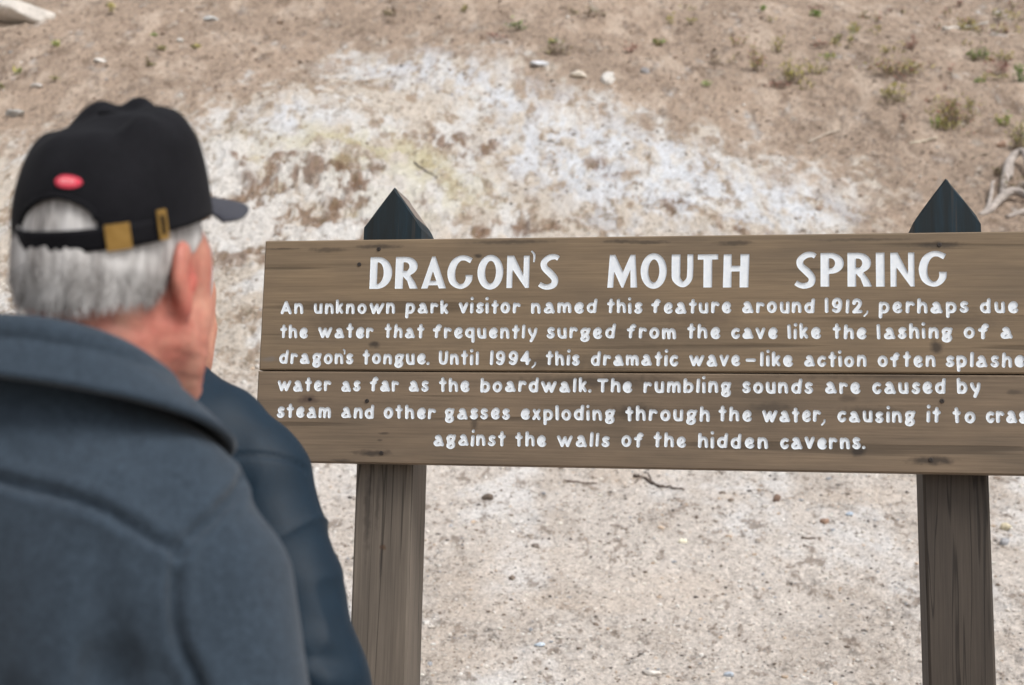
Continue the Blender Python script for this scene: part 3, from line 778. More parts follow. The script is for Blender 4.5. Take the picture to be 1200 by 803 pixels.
def person_body(v, H, hc, nose=1.0, k=.02, shoulder=.185, hips=.95):
    """skin surface of a standing adult; hc = head centre"""
    hx, hy, hz = hc
    at = lambda x, y, z: (hx + x, hy + y, hz + z)
    v.ell(at(0, -.012, .030), (.074, .096, .096), .02)
    v.ell(at(0, .030, -.035), (.060, .066, .088), .03)
    v.ell(at(0, .058, -.088), (.040, .036, .032), .03)
    for s in (-1, 1):
        v.cone(at(s * .060, .005, -.055), at(s * .030, .070, -.095), .020, .022, .03)
        v.ell(at(s * .044, .058, -.022), (.025, .026, .026), .02); v.ell(at(s * .047, .042, -.055), (.021, .03, .03), .02); v.ell(at(s * .050, .044, .025), (.018, .03, .03), .02)
        v.cone(at(s * .012, .094, .022), at(s * .045, .078, .022), .009, .008, .015)
        v.ell(at(s * .031, .098, .002), (.017, .014, .011), .010, op='sub')
        v.ell(at(s * .031, .079, .002), (.013, .013, .012), .003)
        # ear: shell with a hollow and a lobe
        R = rotz(s * .24) @ rotx(.16)
        v.ell(at(s * .081, -.017, -.001), (.0085, .021, .032), .006, R)
        v.ell(at(s * .0905, -.012, .001), (.0065, .012, .021), .003, R, op='sub'); v.ell(at(s * .083, -.001, -.006), (.005, .004, .009), .005)
        v.ell(at(s * .079, -.008, -.030), (.006, .009, .012), .008)
    v.chain([at(0, .092, .015), at(0, .108, -.014), at(0, .116, -.026)], [.009, .011, .013], .012)
    v.ell(at(0, .096, -.060), (.024, .010, .006), .008); v.ell(at(0, .094, -.070), (.021, .010, .007), .008)
    v.ell(at(0, .106, -.0648), (.022, .008, .0012), .002, op='sub')
    v.cone(at(0, -.018, -.045), at(0, -.036, -.19), .058, .062, .03)
    v.ell(at(0, .020, -.130), (.020, .025, .03), .03)
    sh = hz - .225
    v.cone((-.10, -.025, sh + .025), (.10, -.025, sh + .025), .05, .05, .05)
    v.ell((0, 0, sh - .18), (.155, .095, .24), .05); v.ell((0, 0, sh - .45), (.140, .095, .16), .06); v.ell((0, -.005, hips), (.150, .105, .12), .06)

def limb_arm(v, side, sh, el, wr, r):
    v.chain([sh, el, wr], r, .03)

# shared cloth materials
def cloth(name, base, hi, scale, rough, bump, sheen=0.0, weave=900, bd=.0006, mott=40):
    t = NT(name); v = t.coords(); n = t.noise(v, mott, 5, .6); f = t.noise(v, weave, 3, .7)
    c = t.mix(n, base, hi); c = t.mix(1.0, c, t.ramp(f, [(.25, .72), (.75, 1.28)]), 'MULTIPLY')
    g = t.noise(v, weave * .3, 4, .7); c = t.mix(1.0, c, t.ramp(g, [(.3, .80), (.7, 1.2)]), 'MULTIPLY')
    m = t.out(c, rough, t.bump(f, bump, bd, t.bump(n, .12, .002)), **{'Specular__IOR__Level': .10 if rough > .7 else .28})
    t.b.inputs['Sheen Weight'].default_value = sheen; t.b.inputs['Sheen Roughness'].default_value = .5
    return m
def skin_mat(name, base, red):
    t = NT(name); v = t.coords(); n = t.noise(v, 26, 5, .6); f = t.noise(v, 220, 4, .6)
    c = t.mix(t.ramp(n, [(.35, 0), (.68, 1)]), base, red); c = t.mix(1.0, c, t.ramp(f, [(.3, .88), (.7, 1.1)]), 'MULTIPLY')
    a = t.n('Attribute'); a.attribute_name = 'tint'; c = t.mix(1.0, c, a.outputs['Color'], 'MULTIPLY')
    m = t.out(c, .55, t.bump(f, .3, .0012)); t.b.inputs['Subsurface Weight'].default_value = .12
    t.b.inputs['Subsurface Radius'].default_value = (.012, .004, .002); t.b.inputs['Subsurface Scale'].default_value = 1.0
    return m
M_skin = skin_mat('sunburnt_skin', srgb(188, 134, 114), srgb(172, 100, 86))
M_skin2 = skin_mat('tanned_skin', srgb(198, 146, 122), srgb(184, 118, 98))
M_wool = cloth('charcoal_wool', srgb(41, 50, 59), srgb(56, 67, 78), 1, .95, .5, .12, 520, .0012, 55)
M_navy = cloth('navy_softshell', srgb(4, 24, 37), srgb(9, 35, 51), 1, .62, .15, .0, 1400, .0003, 24)
M_trou = cloth('dark_trousers', srgb(40, 40, 44), srgb(52, 52, 56), 1, .9, .3, .05, 700, .0008)
M_shoe = cloth('dark_shoe_leather', srgb(30, 24, 20), srgb(44, 36, 30), 1, .5, .2, 0, 300, .0006)
M_cap = cloth('black_cotton_twill', srgb(13, 13, 16), srgb(26, 26, 30), 1, .85, .35, .02, 700, .0008, 30)
tt = NT('silver_hair'); _v = tt.coords((170, 170, 9)); _n = tt.noise(_v, 1, 4, .7); _n2 = tt.noise(tt.coords((60, 60, 14), (1, 2, 3)), 1, 3)
M_hair = tt.out(tt.mix(tt.ramp(_n2, [(.35, 0), (.7, 1)]), tt.ramp(_n, [(.3, srgb(88, 83, 80)), (.7, srgb(176, 172, 169))]), srgb(204, 202, 200)), .6, tt.bump(_n, .8, .004))
tt = NT('brass'); M_brass = tt.out(tt.mix(tt.noise(tt.coords(), 120, 4), srgb(150, 118, 62), srgb(188, 154, 92)), .38, None, Metallic=.85)
tt = NT('red_embroidery'); M_red = tt.out(tt.mix(tt.noise(tt.coords((300, 300, 300)), 1, 2), srgb(196, 44, 66), srgb(222, 74, 94)), .8)
tt = NT('pale_thread'); M_pale = tt.out(srgb(226, 186, 186), .8)

def thick_sheet(name, Pg, th, mats, parent, mask=None, closed_u=False, smooth=True):
    """grid of points (m x n x 3) given thickness th along its normals"""
    Pg = np.array(Pg, float); m, n, _ = Pg.shape
    du = (np.roll(Pg, -1, 1) - np.roll(Pg, 1, 1)) if closed_u else np.gradient(Pg, axis=1)
    dv = np.gradient(Pg, axis=0); N = np.cross(du, dv); N /= np.linalg.norm(N, axis=-1)[..., None] + 1e-12
    Q = Pg - N * th
    V = np.concatenate([Pg.reshape(-1, 3), Q.reshape(-1, 3)]); o = m * n; F = []
    nu = n if closed_u else n - 1
    cells = np.ones((m - 1, nu), bool) if mask is None else mask
    def id(i, j): return i * n + (j % n)
    def on(i, j):
        if closed_u: j %= n
        return 0 <= i < m - 1 and 0 <= j < nu and cells[i, j]
    for i in range(m - 1):
        for j in range(nu):
            if not cells[i, j]: continue
            a, b, c, d = id(i, j), id(i, j + 1), id(i + 1, j + 1), id(i + 1, j)
            F.append((a, b, c, d)); F.append((d + o, c + o, b + o, a + o))
            if not on(i - 1, j): F.append((b, a, a + o, b + o))
            if not on(i + 1, j): F.append((d, c, c + o, d + o))
            if not on(i, j - 1): F.append((a, d, d + o, a + o))
            if not on(i, j + 1): F.append((c, b, b + o, c + o))
    used = np.unique(np.array(F)); mp = -np.ones(len(V), int); mp[used] = np.arange(len(used))
    return new_obj(name, V[used], [tuple(mp[list(f)]) for f in F], mats, parent, smooth)

def tube(pts, r, n=8):
    pts = [np.array(p, float) for p in pts]; V = []; F = []
    rs = r if hasattr(r, '__len__') else [r] * len(pts)
    for i, p in enumerate(pts):
        t = pts[min(i + 1, len(pts) - 1)] - pts[max(i - 1, 0)]; t /= np.linalg.norm(t) + 1e-12
        a = np.cross(t, (0, 0, 1) if abs(t[2]) < .9 else (1, 0, 0)); a /= np.linalg.norm(a); b = np.cross(t, a)
        for k in range(n): V.append(p + rs[i] * (a * math.cos(2 * math.pi * k / n) + b * math.sin(2 * math.pi * k / n)))
    for i in range(len(pts) - 1):
        for k in range(n): F.append((i * n + k, i * n + (k + 1) % n, i * n + n + (k + 1) % n, i * n + n + k))
    F.append(tuple(range(n))[::-1]); F.append(tuple(range((len(pts) - 1) * n, len(pts) * n)))
    return V, F

def shoes_and_trousers(root, hipz, spread, mt, ms):
    v = Vol((-.26, -.18, .03), (.26, .20, hipz + .20), .008)
    v.ell((0, -.005, hipz), (.168, .122, .13), .05)
    for s in (-1, 1):
        v.chain([(s * .085, 0, hipz - .05), (s * spread * .95, .010, .50), (s * spread, -.01, .075)], [.098, .072, .062], .04)
    v.cone((0, 0, .60), (0, 0, .78), .002, .012, .02, op='sub')
    V, F = v.mesh(); N = vnormals(V, F)
    V = V + N * (.004 * vn(V[:, 0] * 12, V[:, 1] * 12, V[:, 2] * 9, 5))[:, None]
    new_obj('trousers', V, F, [mt], root, True)
    for s in (-1, 1):
        v = Vol((s * spread - .08, -.14, -.01), (s * spread + .08, .24, .16), .005)
        v.cone((s * spread, -.055, .045), (s * spread + s * .01, .13, .038), .043, .040, .02, flat=(1, 1, .95)); v.cone((s * spread, -.03, .06), (s * spread, -.02, .12), .045, .048, .02)
        v.a = np.maximum(v.a, -(v.grid()[2] - .003) + 0 * v.a)
        V, F = v.mesh(); new_obj('shoe', V, F, [ms], root, True)

# ------------------------------------------------------------------ person 1: man in cap and wool coat
def man_in_cap():
    px = ray(112, 326); t = 1.25 / (px @ CF); P = CAM + px * t
    gz = hgt(P[0], P[1])
    root = thing('person', 'white-haired man in black cap and charcoal wool coat, back turned, reading the sign', 'person', (P[0], P[1], gz), -rad(13))
    root.location.x -= .028 * math.cos(rad(13)); root.location.y += .028 * math.sin(rad(13))
    hz = P[2] - gz + .005          # head centre (ear height)
    hc = (.028, .035, hz)
    sh = hz - .212                 # shoulder height
    # body
    v = Vol((-.42, -.22, hz - 1.05), (.42, .30, hz + .16), .004)
    person_body(v, 1.73, hc, hips=hz - .72)
    for s in (-1, 1):
        v.chain([(s * .150, -.02, sh - .05), (s * .232, -.04, sh - .30), (s * .240, .02, sh - .53)], [.048, .040, .028], .03)
        add_hand(v, (s * .240, .025, sh - .56), s)
    V, F = v.mesh(); N = vnormals(V, F)
    nk = sstep(hz - .16, hz - .13, V[:, 2]) * sstep(hz - .03, hz - .06, V[:, 2])
    cre = np.maximum(0, np.cos(V[:, 2] * 2 * math.pi / .019 + V[:, 0] * 30 + 2.2 * vn(V[:, 0] * 30, V[:, 1] * 30, V[:, 2] * 30, 7))) ** 8
    V = V - N * (nk * (  .0013 * cre + .0009 * vn(V[:, 0] * 70, V[:, 1] * 70, V[:, 2] * 70, 9)))[:, None]
    b = new_obj('body', V, F, [M_skin], root, True)
    rel = V - np.array(hc); ear = np.exp(-(((np.abs(rel[:, 0]) - .08) / .016) ** 2 + ((rel[:, 1] + .012) / .03) ** 2 + ((rel[:, 2] + .006) / .045) ** 2))
    tint = np.ones((len(V), 3)); tint[:, 1] -= .28 * ear; tint[:, 2] -= .26 * ear
    # cap ring frame
    TR = rotx(-rad(-23))           # tipped back: front high, back low
    C0 = np.array(hc) + np.array([0, -.006, .050])
    cap = lambda p: (np.asarray(p, float) @ TR.T) + C0
    tint *= (1 + .10 * vn(V[:, 0] * 55, V[:, 1] * 55, V[:, 2] * 55, 19) + .07 * vn(V[:, 0] * 130, V[:, 1] * 130, V[:, 2] * 130, 20))[:, None]
    tint[:, 1:] *= (1 + .10 * vn(V[:, 0] * 30, V[:, 1] * 30, V[:, 2] * 30, 21))[:, None]
    set_col(b, np.clip(tint, 0, 1.2))
    # hair
    hx = hc[0]; hv = Vol((hx - .12 , hc[1] - .14, hz - .13), (hx + .12, hc[1] + .10, hz + .10), .003)
    hv.ell((hx, hc[1] - .010, hz + .028), (.0785, .1005, .099), .02)
    hv.cone((hx, hc[1] - .030, hz - .02), (hx, hc[1] - .046, hz - .080), .068, .041, .03)
    gx, gy, gz_ = hv.grid(); ry = gy - hc[1]; rz = gz_ - hz; rx = np.abs(gx - hx)
    line = np.where(ry < -.035, -.088 + .05 * (rx / .07) ** 2 + 0 * ry, -.02 + .0 * rx)
    line = -.042 + .016 * (rx / .07) ** 2 + .9 * np.maximum(ry + .045, 0)
    hv.a = np.maximum(hv.a, -(rz - line)); hv.a = np.maximum(hv.a, ry - .060 - .35 * rz)
    zc = (gy - C0[1]) * TR[1, 2] + (gz_ - C0[2]) * TR[2, 2]      # height above the cap ring
    hv.a = np.maximum(hv.a, np.maximum(zc - .050, np.where(rx > .050, zc - .006, -1.0)))
    for s in (-1, 1):
        hv.ell((hx + s * .088, hc[1] - .010, hz - .018), (.03, .026, .036), .006, op='sub')
        hv.ell((hx + s * .085, hc[1] + .02, hz - .05), (.03, .045, .04), .006, op='sub')
    V, F = hv.mesh(); N = vnormals(V, F)
    stre = vn(np.arctan2(V[:, 1] - hc[1], V[:, 0] - hx) * 30, V[:, 2] * 22, seed=8); V = V + N * (.0012 * stre)[:, None]
    HV = [tuple(p) for p in V]; HF = [tuple(f) for f in F]
    low = np.nonzero((V[:, 2] < hz + .0) & (N[:, 2] > -.85))[0]
    for i in RNG.choice(low, 6500):
        p = V[i]; nrm = N[i]; L = RNG.uniform(.005, .019) * (1 if p[2] < hz - .02 else .8); d = np.array([RNG.normal(0, .12), RNG.normal(0, .12), -1.0]) + nrm * RNG.uniform(-.05, .12)
        d /= np.linalg.norm(d); sdv = np.cross(d, nrm); sdv /= np.linalg.norm(sdv) + 1e-9; w = .00032
        q = p - nrm * .001; mid = q + d * L * .55 + nrm * .0015; e = q + d * L
        k = len(HV); HV += [tuple(q - sdv * w), tuple(q + sdv * w), tuple(mid + sdv * w * .8), tuple(mid - sdv * w * .8), tuple(e)]
        HF += [(k, k + 1, k + 2, k + 3), (k + 3, k + 2, k + 4)]
    new_obj('hair', HV, HF, [M_hair], root, True)
    # short white beard along the jaw
    bv = Vol((hx - .09, hc[1] - .02, hz - .145), (hx + .09, hc[1] + .13, hz - .03), .003)
    for s in (-1, 1):
        bv.cone((hx + s * .048, hc[1] + .050, hz - .092), (hx + s * .030, hc[1] + .076, hz - .112), .010, .018, .012)
    bv.ell((hx, hc[1] + .078, hz - .108), (.038, .026, .026), .012)
    V, F = bv.mesh(); N = vnormals(V, F); V = V + N * (.002 * vn(V[:, 0] * 160, V[:, 1] * 160, V[:, 2] * 50, 3))[:, None]
    new_obj('beard', V, F, [M_hair], root, True)
    # ---- cap
    capo = thing_part('cap', root)
    rx0, ry0, h0 = .0865, .108, .109
    na, nt_ = 144, 46
    A = np.linspace(0, 2 * math.pi, na, endpoint=False); T = np.linspace(0, 1, nt_)
    def crown(a, t):
        ph = t * math.pi / 2 * .985
        cr = np.cos(ph) ** (.80 - .28 * np.cos(a - rad(30))); sz = np.sin(ph) ** .92
        x = rx0 * np.cos(a) * cr; y = ry0 * np.sin(a) * cr + .012 * sz; z = h0 * sz
        z = z + .010 * np.maximum(np.sin(a), 0) * np.sin(ph * 2) + .002
        # soft crown: puckers and a pinched top
        w = sstep(.15, .6, t)
        r = 1 + w * (.040 * np.sin(3 * a + 1.2) + .040 * np.sin(5 * a + .3 + 2 * t) * np.sin(math.pi * t)) * (1 - .6 * t)
        r = r + .022 * vn(np.cos(a) * 2.2 + 3, np.sin(a) * 2.2, t * 3, 12) * w
        # six panel seams
        sm = np.abs(((a - math.pi / 2) / (math.pi / 3) + .5) % 1 - .5) * (math.pi / 3)
        r = r - .010 * np.exp(-(sm * np.maximum(cr, .12) / .03) ** 2) * sstep(.02, .1, t)
        z = z * (1 - .05 * sstep(.55, 1, t)) + w * .008 * vn(np.cos(a) * cr * 3, np.sin(a) * cr * 3, seed=14)
        return np.stack([x * r, y * r, z], -1)
    TT, AA = np.meshgrid(T, A, indexing='ij'); Pg = crown(AA, TT)
    # opening at the back (angle -90deg), arch
    ac = (AA[:-1] + math.pi / na); ac = (ac + math.pi / 2 + math.pi) % (2 * math.pi) - math.pi
    zc = (Pg[:-1, :, 2] + Pg[1:, :, 2]) / 2
    hole_top = .026 * np.sqrt(np.clip(1 - (ac / .44) ** 2, 0, 1)) + .018
    mask = ~((np.abs(ac) < .44) & (zc < hole_top) & (zc > .012))
    thick_sheet('crown', cap(Pg), .0022, [M_cap], capo, mask, closed_u=True)
    # sweat-band edge and arch binding
    aa = np.linspace(-.44, .44, 30); zz = .026 * np.sqrt(np.clip(1 - (aa / .445) ** 2, 0, 1)) + .018
    tz = np.array([np.interp(z, Pg[:, 108, 2], T) for z in zz])
    edge = crown(-math.pi / 2 + aa, tz)
    Vt, Ft = tube(cap(edge), .0026, 8); new_obj('binding', Vt, Ft, [M_cap], capo, True)
    # button
    bm = bmesh.new(); bmesh.ops.create_uvsphere(bm, u_segments=16, v_segments=8, radius=.0085)
    for q in bm.verts: q.co.z *= .55; q.co = Vector(cap(np.array(q.co) + np.array([0, .012, h0 * .95 + .001])))
    me = bpy.data.meshes.new('button'); bm.to_mesh(me); bm.free(); me.materials.append(M_cap)
    o = bpy.data.objects.new('button', me); COL.objects.link(o); o.parent = capo
    # visor
    u = np.linspace(-1, 1, 41); vv = np.linspace(0, 1, 16); U2, V2 = np.meshgrid(u, vv)
    a = math.pi / 2 - U2 * 1.12
    ext = .096 * np.sqrt(np.clip(1 - np.abs(U2) ** 2.6, 0, 1))
    X = (rx0 - .001) * np.cos(a) * (1 + .16 * V2); Y = (ry0 - .001) * np.sin(a) + V2 * ext
    Z = .015 - V2 * ext * .24 - .008 * (X / .08) ** 2 * (V2 * .9 + .1) - .010 * U2 ** 4
    thick_sheet('visor', cap(np.stack([X, Y, Z], -1)), .0035, [M_visor], capo)
    # strap across the opening and on round to the right
    a = np.linspace(-math.pi / 2 - .54, -math.pi / 2 + 1.10, 40); zz = np.linspace(-.004, .016, 5)
    S = np.zeros((5, 40, 3))
    lf = .0045 - .0035 * sstep(.75, 1, np.abs(np.linspace(-1, 1, 40)))
    for i, z in enumerate(zz): S[i] = np.stack([(rx0 + lf) * np.cos(a), (ry0 + lf) * np.sin(a), np.full(40, z)], -1)
    thick_sheet('strap', cap(S), .0022, [M_cap], capo)
    # buckle plate and slide loop
    def plate(a0, a1, z0, z1, lift, nm, hole=False):
        a = np.linspace(-math.pi / 2 + a0, -math.pi / 2 + a1, 9); z = np.linspace(z0, z1, 7)
        g = np.zeros((7, 9, 3))
        for i, q in enumerate(z): g[i] = np.stack([(rx0 + lift) * np.cos(a), (ry0 + lift) * np.sin(a), np.full(9, q)], -1)
        mk = np.ones((6, 8), bool)
        if hole: mk[1:5, 2:6] = False
        return thick_sheet(nm, cap(g), .0018, [M_brass], capo, mk, smooth=False)
    plate(.51, .725, -.005, .018, .0075, 'buckle')
    plate(.98, 1.07, -.003, .024, .0075, 'strap_loop', True)
    # oval badge with pale stitching
    def onc(a, z, lift):
        t = np.interp(z, Pg[:, 108, 2], T); p = crown(np.array(-math.pi / 2 + a), np.array(t)); n = p * np.array([1 / rx0 ** 2, 1 / ry0 ** 2, .6 / h0 ** 2]); return p + n / np.linalg.norm(n) * lift
    rr = np.linspace(0.02, 1, 8); th = np.linspace(0, 2 * math.pi, 36, endpoint=False)
    g = np.array([[onc(.15 + .155 * r * math.cos(q), .056 + .0052 * r * math.sin(q), .0014) for q in th] for r in rr])
    thick_sheet('badge', cap(g[::-1]), .0010, [M_red], capo, closed_u=True)
    mk = []; mf = []
    for k in range(5):
        a0 = .15 - .075 + k * .034
        V_, F_ = tube([cap(onc(a0, .054, .0018)), cap(onc(a0 + .010, .0582, .0018))], .0005, 5); kk = len(mk); mk += V_; mf += [tuple(i + kk for i in f) for f in F_]
    new_obj('badge_stitching', mk, mf, [M_pale], capo, True)

    # ---- coat
    v = Vol((-.46, -.30, sh - .62), (.46, .30, sh + .14), .005)
    v.ell((0, -.005, sh - .16), (.180, .125, .24), .05)
    v.ell((0, .0, sh - .44), (.190, .138, .28), .06)
    v.cone((-.11, -.02, sh + .0), (.11, -.02, sh + .0), .075, .075, .06)
    v.cone((0, -.035, sh + .09), (0, -.03, sh - .0), .070, .11, .06)
    for s in (-1, 1):
        v.cone((s * .045, -.03, sh + .066), (s * .158, -.025, sh - .062), .05, .062, .05)
        v.chain([(s * .170, -.025, sh - .07), (s * .234, -.045, sh - .30), (s * .242, .02, sh - .53)], [.069, .067, .056], .022)
        # blade of the shoulder and drape folds beside the arm
        v.ell((s * .095, -.100, sh - .10), (.070, .045, .12), .05)
        v.chain([(s * .128, -.150, sh - .02), (s * .140, -.132, sh - .13), (s * .146, -.124, sh - .22), (s * .150, -.124, sh - .42)], [.001, .010, .018, .026], .03, op='sub')
        v.chain([(s * .198, -.140, sh - .05), (s * .192, -.120, sh - .14), (s * .182, -.116, sh - .24), (s * .178, -.116, sh - .42)], [.001, .008, .016, .024], .025, op='sub')
        v.cone((s * .14, -.07, sh - .24), (s * .165, -.135, sh - .50), .006, .022, .022, op='sub')
        v.cone((s * .06, -.150, sh - .16), (s * .085, -.155, sh - .5), .002, .024, .04, op='sub')
        v.chain([(s * .22, -.125, sh - .27), (s * .27, -.09, sh - .31)], [.004, .006], .02, op='sub')
    v.cone((.008, -.005, sh + .06), (.02, .01, sh + .26), .062, .070, .01, op='sub')
    gx, gy, gz_ = v.grid(); v.a = np.maximum(v.a, -(gz_ - (sh - .60)) + 0 * v.a)
    V, F = v.mesh(); N = vnormals(V, F)
    fold = .0035 * vn(V[:, 0] * 9, V[:, 1] * 9, V[:, 2] * 4, 31) + .0018 * vn(V[:, 0] * 26, V[:, 1] * 26, V[:, 2] * 14, 32)
    V = V + N * fold[:, None]
    # seams: yoke, armhole, sleeve back seam
    def seam(pl, w=.0042, dpt=.0075, rid=.0028):
        nonlocal V
        pl = np.array(pl); best = np.full(len(V), 9.0)
        for a, b in zip(pl[:-1], pl[1:]):
            e = b - a; q = V - a; t = np.clip(q @ e / (e @ e + 1e-12), 0, 1); best = np.minimum(best, np.linalg.norm(q - t[:, None] * e, axis=1))
        V = V - N * (dpt * np.exp(-(best / w) ** 2) - rid * np.exp(-((best - .011) / .006) ** 2))[:, None]
    from mathutils.bvhtree import BVHTree
    bvh = BVHTree.FromPolygons([Vector(p) for p in V], [tuple(f) for f in F])
    cp = lambda p: np.array(bvh.find_nearest(Vector(p))[0])
    def curve(ps, n=10): return [cp(p) for p in spl3(ps, n)]
    for s in (-1, 1):
        yoke = [(0, -.16, sh + .035), (s * .05, -.16, sh + .028), (s * .12, -.15, sh + .008), (s * .184, -.11, sh - .030)]
        seam(curve(yoke))
        arm = [(s * .198, .01, sh + .04), (s * .199, -.03, sh + .02), (s * .195, -.07, sh + .0), (s * .184, -.11, sh - .030), (s * .190, -.12, sh - .09), (s * .206, -.12, sh - .17), (s * .222, -.11, sh - .28), (s * .23, -.11, sh - .50)]
        seam(curve(arm))
    new_obj('coat', V, F, [M_wool], root, True)
    # collar: fall folded over from a roll line round the neck
    a = np.radians(np.linspace(-300, 120, 90)) ; a = np.radians(np.linspace(-252, 72, 90))
    tv = np.linspace(0, 1, 16); g = np.zeros((16, 90, 3))
    bk = .5 - .5 * np.sin(a)          # 1 at the back, 0 in front
    side = np.abs(np.cos(a))
    for i, t in enumerate(tv):
        # stand (inside) then fall (outside)
        if t < .25:
            q = t / .25; rx_ = .068 + .006 * q; ry_ = .072 + .008 * q; z = sh + .10 + (.050 - .028 * (1 - bk)) * q - .05 * (1 - bk) ** 1.5; ox = 0
            g[i] = np.stack([.008 + rx_ * np.cos(a), -.022 + ry_ * np.sin(a), z], -1)
        else:
            q = (t - .25) / .75
            rx_ = .076 + (.014 + .070 * side ** 1.2 + .01 * (1 - bk)) * q ** .8 + .010 * math.sin(math.pi * min(q * 3, 1)) ; ry_ = .082 + (.034 + .02 * (1 - bk)) * q ** .9 + .008 * math.sin(math.pi * min(q * 3, 1))
            z = sh + .15 - .028 * (1 - bk) - .05 * (1 - bk) ** 1.5 + .004 * math.sin(math.pi * min(q * 4, 1)) - (.048 + .008 * side) * q ** 1.15
            g[i] = np.stack([.008 + rx_ * np.cos(a), -.022 + ry_ * np.sin(a), z], -1)
    thick_sheet('collar', g, .0065, [M_wool], root)
    shoes_and_trousers(root, hz - .74, .11, M_trou, M_shoe)
    # the head turns a little further right than the shoulders
    def turn(o):
        if o.type == 'MESH' and o.name.split('.')[0] not in ('coat', 'collar', 'trousers', 'shoe', 'crown', 'binding', 'button', 'visor', 'strap', 'buckle', 'strap_loop', 'badge', 'badge_stitching'):
            n = len(o.data.vertices); q = np.empty(n * 3, dtype=np.float32); o.data.vertices.foreach_get('co', q); q = q.reshape(-1, 3)
            an = -rad(4) * sstep(hz - .17, hz - .05, q[:, 2]); c, s_ = np.cos(an), np.sin(an)
            x = q[:, 0] - hc[0]; y = q[:, 1] - hc[1] + .01
            q[:, 0] = x * c - y * s_ + hc[0]; q[:, 1] = x * s_ + y * c + hc[1] - .01
            o.data.vertices.foreach_set('co', q.ravel()); o.data.update()
        for ch in o.children: turn(ch)
    for ch in root.children: turn(ch)
    return root

def spl3(ps, n=8):
    P = [np.array(p, float) for p in ps]; P = [2 * P[0] - P[1]] + P + [2 * P[-1] - P[-2]]; out = []
    for i in range(1, len(P) - 2):
        for k in range(n):
            t = k / n; out.append(.5 * ((2 * P[i]) + (-P[i - 1] + P[i + 1]) * t + (2 * P[i - 1] - 5 * P[i] + 4 * P[i + 1] - P[i + 2]) * t * t + (-P[i - 1] + 3 * P[i] - 3 * P[i + 1] + P[i + 2]) * t ** 3))
    out.append(P[-2]); return out

def thing_part(name, parent):
    o = bpy.data.objects.new(name, None); COL.objects.link(o); o.parent = parent; o.empty_display_size = .05; return o
M_visor = cloth('lit_black_twill', srgb(52, 53, 60), srgb(70, 71, 78), 1, .8, .3, .05, 700, .0008, 30)  # visor's black twill in lighter grey: daylight on its top put into the colour

man_in_cap()

